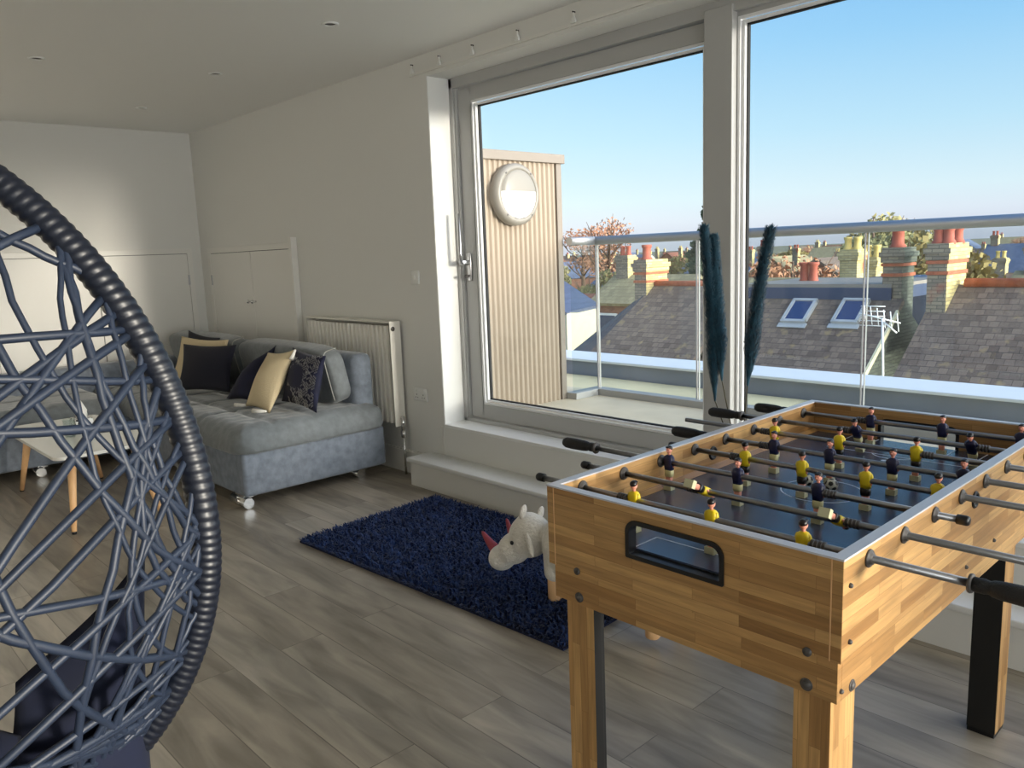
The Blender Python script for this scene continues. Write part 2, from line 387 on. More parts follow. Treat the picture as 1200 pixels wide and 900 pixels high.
obj('pane', MB().box(gx0+.03, gx1-.03, ys0+.045, ys0+.05, gz0+.03, gz1-.03), 'glass', w1o)
# lever handle
hp = Vector((-3.875, ys0, 1.375))
b = MB(); b.rbox(hp.x-.017, hp.x+.017, hp.y-.014, hp.y, 1.285, 1.46, .005, 2)
hd = obj('door_handle', b, 'steel', w1o, label='tall satin silver lever handle pointing up')
b = MB(); b.rbox(hp.x-.012, hp.x+.012, hp.y-.075, hp.y-.014, 1.385, 1.415, .005, 2)
b.tube([(hp.x, hp.y-.068, 1.39), (hp.x-.004, hp.y-.074, 1.46), (hp.x-.006, hp.y-.074, 1.70)], [.014, .012, .011], 8)
obj('lever', b, 'steel', hd); b = MB(); b.cyl((hp.x, hp.y-.014, 1.315), (hp.x, hp.y-.045, 1.315), .009, seg=10)
obj('key_barrel', b, 'bush', hd)
# mullion between the two big panes
b = MB(); b.box(-2.145, -2.0, YF-.012, YF+.09, SZ+.022, TZ-.03)
struct('trim_5', b, 'frame', bevel=.004)
def fixed_pane(name, x0, x1):
    w = empty(name, (x0, YF, SZ)); w['kind'] = 'structure'
    b = MB(); b.box(x0, x1, ys0, ys1, 2.425, 2.447); b.box(x0, x1, ys0, ys1, SZ+.022, SZ+.12)
    b.box(x0, x0+.008, ys0, ys1, SZ+.12, 2.425); b.box(x1-.06, x1, ys0, ys1, SZ+.12, 2.425)
    obj('sash_frame', b, 'frame', w)
    beads(x0+.004, x1-.05, SZ+.12, 2.425, ys0-.004, w)
    obj('pane', MB().box(x0+.03, x1-.08, ys0+.045, ys0+.05, SZ+.15, 2.40), 'glass', w)
fixed_pane('window_2', -2.0, .6)
struct('trim_6', MB().box(.6, .72, YF-.012, YF+.09, SZ+.022, TZ-.03), 'frame')
fixed_pane('window_3', .72, 3.0)
fixed_pane('window_4', 3.06, 5.15)
# the windows of the right wall and behind the camera
def side_window(name, box_frame, pane):
    w = empty(name, (0, 0, 0)); w['kind'] = 'structure'
    b = MB()
    for a in box_frame: b.box(*a)
    obj('sash_frame', b, 'frame', w); b = MB()
    for a in pane: b.box(*a)
    obj('pane', b, 'glass', w)
side_window('window_5', [(GX+.06, GX+.12, -2.6, 2.75, .35, .42), (GX+.06, GX+.12, -2.6, 2.75, 2.38, 2.45), (GX+.06, GX+.12, .02, .1, .42, 2.38)], [(GX+.08, GX+.085, -2.6, 2.75, .42, 2.38)])

# curtain track with its clips on the wall above the opening
ct = empty('curtain_track', (-3.9, WY, 2.54), 'thin clear curtain track with small glider clips above the big window', 'curtain track')
b = MB(); b.box(-4.13, 2.5, WY-.012, WY, 2.527, 2.543); obj('rail', b, 'trimw', ct)
for q in ((483, 83), (515, 74), (554, 63), (607, 49), (673, 31), (762, 8)):
    p = at_y(q[0], q[1], WY-.01)
    b = MB(); b.box(p.x-.009, p.x+.009, WY-.02, WY-.006, 2.548, 2.562); b.cyl((p.x, WY-.013, 2.56), (p.x, WY-.013, 2.595), .006, .003, 8)
    b.box(p.x-.016, p.x+.016, WY-.022, WY-.008, 2.538, 2.548)
    obj('glider', b, 'plastic', ct)
    obj('glider_screw', MB().cyl((p.x, WY-.02, 2.59), (p.x, WY-.003, 2.59), .004, seg=8), 'bush', ct)

# ------------------------------------------------------------------ cupboards in the walls
def cupboard(name, axis, c0, c1, ztop, split, label, frame_right_long):
    """axis 'x': set into the end wall (varies along y); axis 'y': set into the window wall (varies along x)"""
    o = empty(name, (XL if axis == 'x' else c0, c0 if axis == 'x' else WY, 0)); o['kind'] = 'structure'
    z0 = .16
    def bx(a0, a1, d0, d1, z0_, z1_, mb):
        if axis == 'x': mb.box(XL+d0, XL+d1, a0, a1, z0_, z1_)
        else: mb.box(a0, a1, WY-d1, WY-d0, z0_, z1_)
        return mb
    f = MB(); w = .045
    bx(c0-w, c0, 0, .018, z0-.01, ztop+w, f); bx(c1, c1+w, 0, .018 if not frame_right_long else .05, z0-.01, ztop+(w if not frame_right_long else .085), f)
    bx(c0, c1, 0, .018, ztop, ztop+w, f)
    obj('door_frame', f, 'trimw', o, bevel=.002)
    g = MB(); bx(c0, c1, 0, .003, z0, ztop, g); obj('shadow_gap', g, 'gap', o)
    n = len(split)-1
    for k in range(n):
        a, c = split[k]+.003, split[k+1]-.003
        d = MB(); bx(a, c, .004, .014, z0, ztop-.004, d)
        leaf = obj('door_leaf', d, 'trimw', o, bevel=.0015)
        hs = c if k == n-1 else a
        for zz in (ztop-.24, .45):
            h = MB(); bx(hs-.008, hs+.008, .014, .022, zz-.045, zz+.045, h); obj('hinge', h, 'steel', leaf)
    return o, bx
o, bx = cupboard('door_1', 'y', -7.30, -5.745, 1.547, [-7.30, -6.485, -5.745], '', True)
b = MB()
for xx in (-6.53, -6.45):
    b.cyl((xx, WY-.014, 1.125), (xx, WY-.04, 1.125), .008, seg=10); b.ell((xx, WY-.048, 1.125), .017, .014, .017)
obj('door_knob', b, 'chrome', o, label='pair of small chrome knobs')
o, bx = cupboard('door_2', 'x', 1.36, 2.955, 1.556, [1.36, 2.165, 2.955], '', False)
b = MB(); b.box(XL+.014, XL+.034, 2.30, 2.40, 1.127, 1.137); b.box(XL+.03, XL+.036, 2.29, 2.41, 1.125, 1.139)
obj('door_handle', b, 'steel', o, label='short bar handle')
o, bx = cupboard('door_3', 'x', -.6, 1.18, 1.556, [-.6, .29, 1.18], '', False)

# ------------------------------------------------------------------ downlights
dl = [((-3.754, 2.323), 'recessed ceiling spotlight nearest the big window'), ((-5.11, 2.307), 'recessed ceiling spotlight above the sofa, second from the window'),
      ((-5.271, 1.341), 'recessed ceiling spotlight at the far left of the picture'), ((-6.476, 2.318), 'smallest recessed ceiling spotlight close to the end wall')]
for (x, y), lb in dl:
    o = empty('ceiling_spotlight', (x, y, CZ), lb, 'ceiling light', 'recessed ceiling spotlights')
    obj('trim_ring', MB().lathe([(.044, CZ), (.044, CZ-.006), (.04, CZ-.008), (.03, CZ-.006), (.028, CZ-.001)], (x, y, 0), seg=28), 'plastic', o)
    obj('bulb_lens', MB().lathe([(.028, CZ-.001), (.02, CZ-.0015), (.0001, CZ-.0015)], (x, y, 0), seg=20), 'bush', o)

# ------------------------------------------------------------------ switch and socket
p = at_y(487, 325, WY)
o = empty('light_switch', (p.x, WY, p.z), 'small white light switch on the wall left of the window', 'light switch')
obj('plate', MB().rbox(p.x-.043, p.x+.043, WY-.01, WY, p.z-.043, p.z+.043, .003, 2), 'plastic', o)
obj('rocker', MB().box(p.x-.008, p.x+.008, WY-.015, WY-.01, p.z-.012, p.z+.012), 'plastic', o)
p = at_y(493.5, 462, WY)
o = empty('wall_socket', (p.x, WY, p.z), 'white double power socket low on the wall beside the radiator', 'socket')
obj('plate', MB().rbox(p.x-.073, p.x+.073, WY-.01, WY, p.z-.043, p.z+.043, .003, 2), 'plastic', o)
for s in (-.035, .035):
    b = MB(); b.box(p.x+s-.008, p.x+s+.008, WY-.014, WY-.01, p.z+.01, p.z+.03); b2 = b
    obj('rocker', b2, 'plastic', o)
    b = MB(); b.box(p.x+s-.003, p.x+s+.003, WY-.0105, WY-.0098, p.z-.006, p.z+.002); b.box(p.x+s-.014, p.x+s-.008, WY-.0105, WY-.0098, p.z-.024, p.z-.018); b.box(p.x+s+.008, p.x+s+.014, WY-.0105, WY-.0098, p.z-.024, p.z-.018)
    obj('pin_holes', b, 'gap', o)

# ------------------------------------------------------------------ radiator
rx0, rx1, rz0, rz1 = -5.47, -4.375, .33, 1.035
o = empty('radiator', (-4.9, 3.04, .33), 'white ribbed double panel radiator on the wall behind the sofa', 'radiator')
ry0, ry1 = 2.996, 3.076
b = MB(); n = 21; prof = []
x = rx0+.02; w = (rx1-rx0-.04)/n
for k in range(n):
    for fx, dy in ((0, 0), (.30, 0), (.42, .016), (.72, .016), (.84, 0)): prof.append((x+w*(k+fx), ry0+dy))
prof.append((rx1-.02, ry0))
vs = [(px, py, rz0+.02) for px, py in prof]+[(px, py, rz1-.03) for px, py in prof]; k = len(prof)
b.add(vs, [(i, i+1, i+1+k, i+k) for i in range(k-1)], 0)
b.box(rx0+.02, rx1-.02, ry0+.013, ry0+.02, rz0+.02, rz1-.03)
b.box(rx0+.02, rx1-.02, ry1-.012, ry1-.002, rz0+.02, rz1-.03)
obj('ribbed_panel', b, 'rad', o)
b = MB(); b.box(rx0, rx1, ry0-.004, ry1, rz1-.008, rz1); b.box(rx0, rx0+.004, ry0-.004, ry1, rz0, rz1-.008); b.box(rx1-.004, rx1, ry0-.004, ry1, rz0, rz1-.008)
for i in range(24):
    xx = rx0+.04+i*(rx1-rx0-.08)/23; b.box(xx-.012, xx+.012, ry0+.01, ry1-.012, rz1-.0078, rz1+.0008)
obj('casing', b, 'rad', o, bevel=.002)
obj('bleed_plug', MB().lathe([(.0001, .004), (.013, .004), (.016, 0)], (rx1, 3.017, .985), (1, 0, 0), 16), 'bush', o)
b = MB(); b.cyl((rx1-.03, 3.04, rz0+.05), (rx1+.035, 3.04, rz0+.05), .009, seg=10); b.cyl((rx1+.02, 3.04, rz0+.07), (rx1+.02, 3.04, rz0-.03), .014, seg=12)
b.cyl((rx1+.02, 3.04, rz0-.02), (rx1+.02, 3.04, 0), .008, seg=10); b.lathe([(.0001, 0), (.018, 0), (.018, .045), (.0001, .05)], (rx1+.02, 3.04, rz0-.075), (0, 0, 1), 12)
obj('valve', b, 'chrome', o, label='chrome radiator valve and pipe')

# ================================================================== SOFA
sofa = empty('corner_sofa', (-5.9, 2.4, 0), 'large grey velvet corner sofa bed against the far wall', 'sofa')
b = MB(); b.rbox(-7.38, -4.44, 1.945, 2.95, .075, .345, .025, 3); b.rbox(-7.38, -6.36, .35, 1.96, .075, .345, .025, 3)
obj('base', b, 'sofadk', sofa)
def seat(x0, x1, y0, y1, z0, z1, nx, ny, grooves_x, grooves_y, dip=.024, rnd=.12):
    """upholstered seat: a puffy slab whose top sinks along the stitched lines"""
    b = MB(); vs = []; fs = []
    def sm(t): return t*t*(3-2*t)
    def top(x, y):
        e = min(x-x0, x1-x, y-y0, y1-y)
        z = z1 - (0 if e > rnd else (1-math.sqrt(max(0, 1-(1-e/rnd)**2)))*(z1-z0)*.9)
        g = 0
        for gx in grooves_x: g = max(g, math.exp(-((x-gx)/.02)**2))
        for gy in grooves_y: g = max(g, .9*math.exp(-((y-gy)/.02)**2)*(.35+.65*abs(math.sin((x-x0)*9.1))))
        return z - dip*g*min(1, e/rnd)
    def warp(t, a, c):   # denser rows near the edges
        return a+(c-a)*(t - math.sin(2*PI*t)/(2*PI)*.55)
    Rc = .13; mx_, my_ = (x0+x1)/2, (y0+y1)/2; hx_, hy_ = (x1-x0)/2, (y1-y0)/2
    for j in range(ny+1):
        for i in range(nx+1):
            x, y = warp(i/nx, x0, x1), warp(j/ny, y0, y1); z = top(x, y)
            u = (abs(x-mx_)-(hx_-Rc))/Rc; v = (abs(y-my_)-(hy_-Rc))/Rc
            if u > 0 and v > 0:   # rounded plan corners
                u2, v2 = u*math.sqrt(1-v*v/2), v*math.sqrt(1-u*u/2)
                x = mx_+math.copysign(hx_-Rc+Rc*u2, x-mx_); y = my_+math.copysign(hy_-Rc+Rc*v2, y-my_)
            pk = math.sin(x*41+y*23)*math.sin(y*37-x*19)*.003
            vs.append((x, y, z+pk))
    for j in range(ny):
        for i in range(nx): fs.append((j*(nx+1)+i, j*(nx+1)+i+1, (j+1)*(nx+1)+i+1, (j+1)*(nx+1)+i))
    b.add(vs, fs, 0, True)
    rim = [(i, 0) for i in range(nx+1)]+[(nx, j) for j in range(1, ny+1)]+[(i, ny) for i in range(nx-1, -1, -1)]+[(0, j) for j in range(ny-1, 0, -1)]
    cx, cyy = (x0+x1)/2, (y0+y1)/2; ring = [vs[j*(nx+1)+i] for i, j in rim]; k = len(ring)
    low = [(x+(cx-x)*.008, y+(cyy-y)*.012, z0) for x, y, z in ring]; low2 = [(x+(cx-x)*.02, y+(cyy-y)*.03, z0-.006) for x, y, z in ring]
    b.add(ring+low+low2, [(i, (i+1) % k, (i+1) % k+k, i+k) for i in range(k)]+[(i+k, (i+1) % k+k, (i+1) % k+2*k, i+2*k) for i in range(k)], 0, True)
    b.add(low2, [tuple(range(k))], 0)
    return b
gx_ = [-6.9, -6.4, -5.95, -5.5, -5.05]
obj('seat_cushion', seat(-7.36, -4.405, 1.91, 2.975, .34, .50, 150, 60, gx_, [2.18, 2.45]), 'sofa', sofa)
obj('seat_cushion', seat(-7.36, -6.32, .33, 1.90, .34, .50, 40, 70, [-6.85], [.85, 1.4]), 'sofa', sofa)
def puff(c, half, rotz=0, tiltx=0, e=.42, seg=40, rings=24):
    rt = Matrix.Rotation(rotz, 3, 'Z') @ Matrix.Rotation(tiltx, 3, 'X')
    return MB().ell(c, *half, seg=seg, rings=rings, rot=rt, e=e)
b = MB(); b.rbox(-7.38, -4.52, 2.79, 2.945, .30, .83, .05, 4); obj('back_frame', b, 'sofadk', sofa)
for c, hx in ((-5.235, .675), (-6.62, .70)):
    q = obj('back_cushion', puff((c, 2.715, .69), (hx, .085, .20), 0, R(12), e=.36), 'sofa', sofa)
    pts = []
    for k in range(15):
        t = R(205-k*60/14*2) ; sg = lambda v: math.copysign(abs(v)**.36, v)
        v = Matrix.Rotation(R(12), 3, 'X') @ Vector((hx*.965, .078*sg(math.cos(t)), .19*sg(math.sin(t))))
        pts.append((c+v.x, 2.715+v.y, .69+v.z))
    obj('piping', MB().tube(pts, .004, 6), 'pipe', q)
b = MB(); b.rbox(-7.42, -7.2, .33, 2.9, .30, .66, .06, 4); obj('back_frame', b, 'sofadk', sofa)
for (x, y, a) in ((-4.56, 1.99, 0), (-6.46, 1.99, 0), (-6.46, 1.33, 0), (-6.46, .45, 0), (-7.25, .45, 0), (-4.6, 2.8, 0)):
    b = MB(); b.cyl((x-.1, y-.02, .035), (x+.1, y-.02, .035), .033, seg=18); b.box(x-.06, x+.06, y-.03, y+.03, .06, .078)
    obj('foot', b, 'chrome', sofa, label='chrome cylinder foot lying on its side')

def pillow(corners, th, mi=0, n=18, mb=None):
    """corners: bottom-left, bottom-right, top-right, top-left seen from the front"""
    A, B, C, D = [Vector(c) for c in corners]
    N = (B-A).cross(D-A).normalized(); b = mb or MB(); vs = []; fs = []
    def pt(u, v, s):
        k = .05
        uu = u + (0.5-u)*k*2*math.sin(PI*v)**1*(1 if True else 0)*0.9; vv = v + (0.5-v)*k*2*math.sin(PI*u)*.9
        P = A*(1-uu)*(1-vv)+B*uu*(1-vv)+C*uu*vv+D*(1-uu)*vv
        hgt = (max(0, math.sin(PI*u))*max(0, math.sin(PI*v)))**.62*1.12
        return P+N*(s*th*.5*hgt)
    for s in (1, -1):
        o = len(vs)
        for j in range(n+1):
            for i in range(n+1): vs.append(pt(i/n, j/n, s))
        for j in range(n):
            for i in range(n):
                f = (o+j*(n+1)+i, o+j*(n+1)+i+1, o+(j+1)*(n+1)+i+1, o+(j+1)*(n+1)+i); fs.append(f if s > 0 else f[::-1])
    b.add(vs, fs, mi, True); return b
def P3(px, py, y): return at_y(px, py, y)
G = None
def cushion(c4, th, m, label, name='scatter_cushion', tass=None):
    t = pillow(c4, th)
    c = sum((Vector(v) for v in c4), Vector())/4
    o = empty(name, (c.x, c.y, min(v[2] for v in c4)), label, 'cushion', None)
    obj('cover', t, m, o)
    return o
# hindmost dark one, cream one, big navy one (left group)
cushion([P3(212, 446, 2.52), P3(255, 452, 2.55), P3(258, 396, 2.60), P3(221, 387, 2.55)], .08, 'navyc', 'dark navy cushion mostly hidden at the back of the left group on the sofa')
cushion([P3(198, 451, 2.38), P3(260, 458, 2.50), P3(268, 398, 2.60), P3(213, 394, 2.50)], .10, 'cream', 'cream cushion standing between two dark ones in the left group on the sofa')
cushion([P3(207, 458, 2.22), P3(270, 460, 2.38), P3(277, 404, 2.52), P3(215, 403, 2.38)], .12, 'navyc', 'plain dark navy square cushion in front of the left group on the sofa')
cushion([P3(264, 468, 2.36), P3(300, 472, 2.40), P3(324, 404, 2.62), P3(297, 424, 2.50)], .14, 'navyv', 'navy velvet cushion leaning behind the single cream cushion with tassels')
o = cushion([P3(287, 476, 2.30), P3(316, 485, 2.28), P3(347, 409, 2.55), P3(314, 413, 2.50)], .13, 'cream', 'cream cushion with tassels leaning against the patterned navy cushion')
for (px, py, y, dx) in ((312, 483, 2.27, -.07), (288, 475, 2.29, -.05), (346, 410, 2.54, .02)):
    p = P3(px, py, y); b = MB()
    p.z = max(p.z, .512) if py > 450 else p.z
    q = p+(Vector((dx*1.2, -.05, 0)) if py > 450 else Vector((.01, -.04, -.06))); b.tube([p, (p+q)/2, q], [.007, .012, .016], 8)
    obj('tassel', b, 'white', o, label='small white tassel')
pc = [P3(330, 470, 2.44), P3(371, 484, 2.45), P3(382, 417, 2.60), P3(343, 407, 2.59)]
o = cushion(pc, .14, 'navyv', 'navy cushion with silver zigzag pattern, nearest the radiator')
# silver stitched chevrons follow the inflated front face
b = MB(); A, B_, C_, D_ = pc; N_ = (B_-A).cross(D_-A).normalized()
def on_p(u, v):
    P = A*(1-u)*(1-v)+B_*u*(1-v)+C_*u*v+D_*(1-u)*v
    return P+N_*(.07*(math.sin(PI*u)*math.sin(PI*v))**.55+.003)
rr = random.Random(3)
for i in range(12):
    for j in range(19):
        u0 = .30+i*.054; v0 = .06+j*.048
        if rr.random() < .12 or (i < 3 and rr.random() < .5) or (j > 15 and i < 6): continue
        s = 1 if (i // 2+j // 3) % 2 else -1
        for k in range(2):
            vv = v0+.018*k; a = on_p(min(.97, u0), min(.97, vv)); c = on_p(min(.97, u0+.046), min(.97, max(.03, vv+s*.038)))
            b.tube([a, c], .0015, 4, caps=False)
obj('stitching', b, 'steel', o, label='silver zigzag stitching')

# ================================================================== COFFEE TABLE
ctb = empty('coffee_table', (-5.35, 1.33, 0), 'white low table on splayed beech legs, seen through the woven chair', 'table')
tz = .45
tp = [Vector(at_z(66, 538, tz)), Vector(at_z(191, 515, tz)), Vector(at_z(120, 488, tz)), Vector(at_z(8, 501, tz))]
cc = sum(tp, Vector())/4; pts = []
x0, x1, y0, y1 = -6.03, -4.77, 1.05, 1.62
for (cx_, cy2, a0) in ((x1-.06, y1-.06, 0), (x0+.06, y1-.06, 90), (x0+.06, y0+.06, 180), (x1-.06, y0+.06, 270)):
    for k in range(7): a = R(a0+15*k); pts.append((cx_+.06*math.cos(a), cy2+.06*math.sin(a)))
obj('table_top', MB().prism(pts, 'xy', tz-.02, tz), 'marble', ctb, bevel=.003)
for (fx, fy, tx, ty) in ((-4.815, 1.11, -4.92, 1.17), (-4.79, 1.575, -4.92, 1.5), (-6.06, 1.12, -5.88, 1.17), (-5.97, 1.59, -5.88, 1.5)):
    l = obj('leg', MB().tube([(fx, fy, .012), (tx, ty, tz-.02)], [.014, .026], 16), 'oak', ctb)
    obj('foot_cap', MB().tube([(fx, fy, 0), (fx, fy, .014)], [.012, .014], 14), 'black', l, label='black foot cap')
# small patterned box with a white napkin, and a glass
p = at_z(97, 505, tz)
o = empty('tissue_box', (p.x, p.y, tz), 'black and white patterned little box with a white tissue on the low table', 'tissue box')
b = MB(); b.rbox(p.x-.07, p.x+.07, p.y-.05, p.y+.05, tz, tz+.085, .006, 2)
mm = mat('spotted_card', (230, 230, 226), .6); nt = mm.node_tree; vo = nt.nodes.new('ShaderNodeTexVoronoi'); vo.inputs['Scale'].default_value = 42
tc = nt.nodes.new('ShaderNodeTexCoord'); nt.links.new(tc.outputs['Object'], vo.inputs[0]); cr = nt.nodes.new('ShaderNodeValToRGB'); cr.color_ramp.interpolation = 'CONSTANT'
cr.color_ramp.elements[0].color = lin((18, 18, 18)); cr.color_ramp.elements[1].position = .38; cr.color_ramp.elements[1].color = lin((228, 228, 224))
nt.links.new(vo.outputs['Distance'], cr.inputs[0]); nt.links.new(cr.outputs[0], nt.nodes['Principled BSDF'].inputs['Base Color']); MT['spot'] = mm
obj('box_body', b, 'spot', o)
b = MB(); b.tube([(p.x+.01, p.y, tz+.08), (p.x, p.y, tz+.13), (p.x-.015, p.y+.01, tz+.19)], [.03, .035, .004], 9, rf=lambda i, a: 1+.35*math.sin(3*a+i)); obj('tissue', b, 'white', o)
q = at_z(83, 512, tz)
o = tag(obj('drinking_glass', MB().lathe([(.001, .004), (.026, .004), (.032, .11), (.035, .11), (.029, 0), (.001, 0)], (q.x, q.y, tz), seg=24), 'bglass'), 'clear tumbler beside the patterned box on the low table', 'glass')

# ================================================================== RUG
ra = R(2.8); rc = Vector((-3.705, 1.89, 0)); ru = Vector((math.cos(ra), math.sin(ra), 0)); rv = Vector((-math.sin(ra), math.cos(ra), 0)); RL, RW = 1.80, .93
rug = empty('shaggy_rug', rc, 'dark blue shaggy rug on the floor in front of the window step', 'rug')
b = MB(); b.slab([rc+Vector((0, 0, .010)), rc+ru*RL+Vector((0, 0, .010)), rc+ru*RL+rv*RW+Vector((0, 0, .010)), rc+rv*RW+Vector((0, 0, .010))], .009)
obj('backing', b, 'rugbase', rug)
b = MB(); rr = random.Random(11)
nx_, ny_ = 172, 92
vs = []; fs = []
for i in range(nx_):
    for j in range(ny_):
        u = (i+.5+rr.uniform(-.45, .45))/nx_; v = (j+.5+rr.uniform(-.45, .45))/ny_
        base = rc+ru*(RL*u)+rv*(RW*v)+Vector((0, 0, .009))
        a = rr.uniform(0, 2*PI)+math.sin(u*9)*1.5+math.cos(v*7)*1.2
        ln = rr.uniform(.010, .03); hh = rr.uniform(.014, .036)
        edge = min(u*RL, (1-u)*RL, v*RW, (1-v)*RW)
        if edge < .02: # hang outwards a little
            c0 = rc+ru*RL/2+rv*RW/2; d = (base-c0).normalized(); a = math.atan2(d.y, d.x)+rr.uniform(-.9, .9); hh *= .6
        d = Vector((math.cos(a), math.sin(a), 0)); w = Vector((-d.y, d.x, 0))*rr.uniform(.003, .0055)
        m1 = base+d*ln*.35+Vector((0, 0, hh*.8)); tip = base+d*ln+Vector((0, 0, hh))
        o_ = len(vs); vs += [base-w, base+w, m1+w*.9, m1-w*.9, tip+w*.3, tip-w*.3]
        fs += [(o_, o_+1, o_+2, o_+3), (o_+3, o_+2, o_+4, o_+5)]
b.add(vs, fs, 0, False)
me = bpy.data.meshes.new('pile'); me.from_pydata([tuple(v) for v in b.v], [], b.f); me.materials.append(MT['rug'])
pl = bpy.data.objects.new('pile', me); col.objects.link(pl); pl.parent = rug; pl.location = -rug.location; pl['kind'] = 'stuff'

# ================================================================== RHINO
rz = .028
rh = empty('rhino_footstool', (-1.95, 2.30, rz), 'plush grey toy rhino stool with pink horns and wooden feet on the rug', 'footstool')
b = MB()
b.ell((-1.89, 2.33, .28), .32, .15, .15, seg=28, rings=16)              # trunk
b.ell((-2.13, 2.28, .28), .12, .13, .14, seg=20, rings=12)               # shoulders
b.ell((-2.325, 2.23, .275), .105, .086, .092, seg=20, rings=12, rot=Matrix.Rotation(R(-40), 3, 'Y'))
b.ell((-2.33, 2.23, .325), .058, .062, .05, seg=16, rings=10)
b.ell((-2.405, 2.215, .205), .085, .076, .068, seg=20, rings=12, rot=Matrix.Rotation(R(-40), 3, 'Y'))
b.ell((-2.475, 2.205, .148), .058, .07, .058, seg=16, rings=10)
for (lx, ly) in ((-2.195, 2.235), (-2.19, 2.415), (-1.70, 2.24), (-1.70, 2.42)):
    b.cyl((lx+.02, ly, .26), (lx, ly, .125), .06, .042, 14); b.ell((lx+.01, ly, .14), .044, .044, .03)
body = obj('body', b, 'rhino', rh)
rm = body.modifiers.new('remesh', 'REMESH'); rm.mode = 'VOXEL'; rm.voxel_size = .009; rm.use_smooth_shade = True
s_ = body.modifiers.new('smooth', 'SMOOTH'); s_.iterations = 8; s_.factor = .6
for (lx, ly) in ((-2.195, 2.235), (-2.19, 2.415), (-1.70, 2.24), (-1.70, 2.42)):
    obj('leg', MB().lathe([(.0001, 0), (.024, 0), (.028, .006), (.028, .12), (.0001, .12)], (lx, ly, rz), seg=20), 'oak', rh, label='round pale wooden leg')
def horn(p0, d, l, r0):
    p0 = Vector(p0); d = Vector(d).normalized(); up = Vector((0, 0, 1))
    pts = [p0+d*l*t+up*l*.22*t*t for t in (0, .25, .5, .75, .93, 1)]
    return MB().tube(pts, [r0, r0*.86, r0*.68, r0*.48, r0*.33, r0*.1], 12)
obj('horn', horn((-2.50, 2.20, .168), (-.78, -.05, .42), .105, .026), 'horn', rh, label='large dusty pink horn')
obj('horn', horn((-2.435, 2.235, .235), (-.45, .0, .75), .075, .019), 'horn', rh, label='small dusty pink horn')
for sy in (-1, 1):
    ey = MB(); ey.ell((-2.345, 2.225+sy*.082, .262), .009, .007, .009); obj('eye', ey, 'black', rh)
    e_ = MB(); rt = Matrix.Rotation(R(15), 3, 'Y')
    e_.ell((-2.315, 2.235+sy*.05, .392 if sy < 0 else .36), .009, .020, .034, rot=rt, seg=14, rings=10)
    obj('ear', e_, 'rhino', rh)
e_ = MB(); e_.ell((-2.245, 2.150, .275), .012, .010, .05, rot=Matrix.Rotation(R(-20), 3, 'Y')); obj('ear_flap', e_, 'rhino', rh)

# ================================================================== FOOSBALL TABLE
TX0, TX1, TY0, TY1, TZT = -1.342, -.600, 1.350, 2.716, .885
ft = empty('foosball_table', ((TX0+TX1)/2, (TY0+TY1)/2, 0), 'wooden table football game with blue playing field and steel rods', 'football table')
zb, zs, tk = .596, .684, .022
def hole_panel(b, x0, x1, z0, z1, hx0, hx1, hz0, hz1, y0, y1, rad, mi, mrad=None):
    """board in the xz plane with an opening rounded at the top corners"""
    def loop(x0, x1, z0, z1, r, rb, n=6):
        pts = []
        for cx, cz, a0, rr_ in ((x1-r, z1-r, 0, r), (x0+r, z1-r, 90, r), (x0+rb, z0+rb, 180, rb), (x1-rb, z0+rb, 270, rb)):
            for k in range(n+1): a = R(a0+90*k/n); pts.append((cx+rr_*math.cos(a), cz+rr_*math.sin(a)))
        return pts
    inner = loop(hx0, hx1, hz0, hz1, rad, .004)
    # outer loop matched to the inner one by projecting on the rectangle
    outer = []
    cx, cz = (hx0+hx1)/2, (hz0+hz1)/2
    n = len(inner)//4
    cor = [(x1, z1), (x0, z1), (x0, z0), (x1, z0)]
    for q in range(4):
        for k in range(n):
            t = k/(n-1); px, pz = inner[q*n+k]
            c = cor[q]
            if q == 0: p = (x1, pz) if t < .5 else (px, z1)
            elif q == 1: p = (px, z1) if t < .5 else (x0, pz)
            elif q == 2: p = (x0, pz) if t < .5 else (px, z0)
            else: p = (px, z0) if t < .5 else (x1, pz)
            if k == n//2: p = c
            outer.append(p)
    k = len(inner)
    for y, fl in ((y0, 0), (y1, 1)):
        vs = [(p[0], y, p[1]) for p in inner]+[(p[0], y, p[1]) for p in outer]
        fs = [(i, (i+1) % k, (i+1) % k+k, i+k) for i in range(k)]
        b.add(vs, fs, mi)
    for lp in (inner, outer):
        vs = [(p[0], y0, p[1]) for p in lp]+[(p[0], y1, p[1]) for p in lp]
        b.add(vs, [(i, (i+1) % k, (i+1) % k+k, i+k) for i in range(k)], mi)
    return inner
ox0, ox1, oz0, oz1 = -1.094, -.846, .766, .852
def end_board(name, ya, yb, sgn, mk):
    b = MB(); hole_panel(b, TX0+tk, TX1-tk, zs, TZT-.003, ox0, ox1, oz0, oz1, ya, yb, .028, 0)
    e = obj(name, b, mk, ft)
    return e
fr = end_board('end_board', TY0, TY0+tk, 1, 'wxz')
bk = end_board('end_board', TY1-tk, TY1, -1, 'wxz')
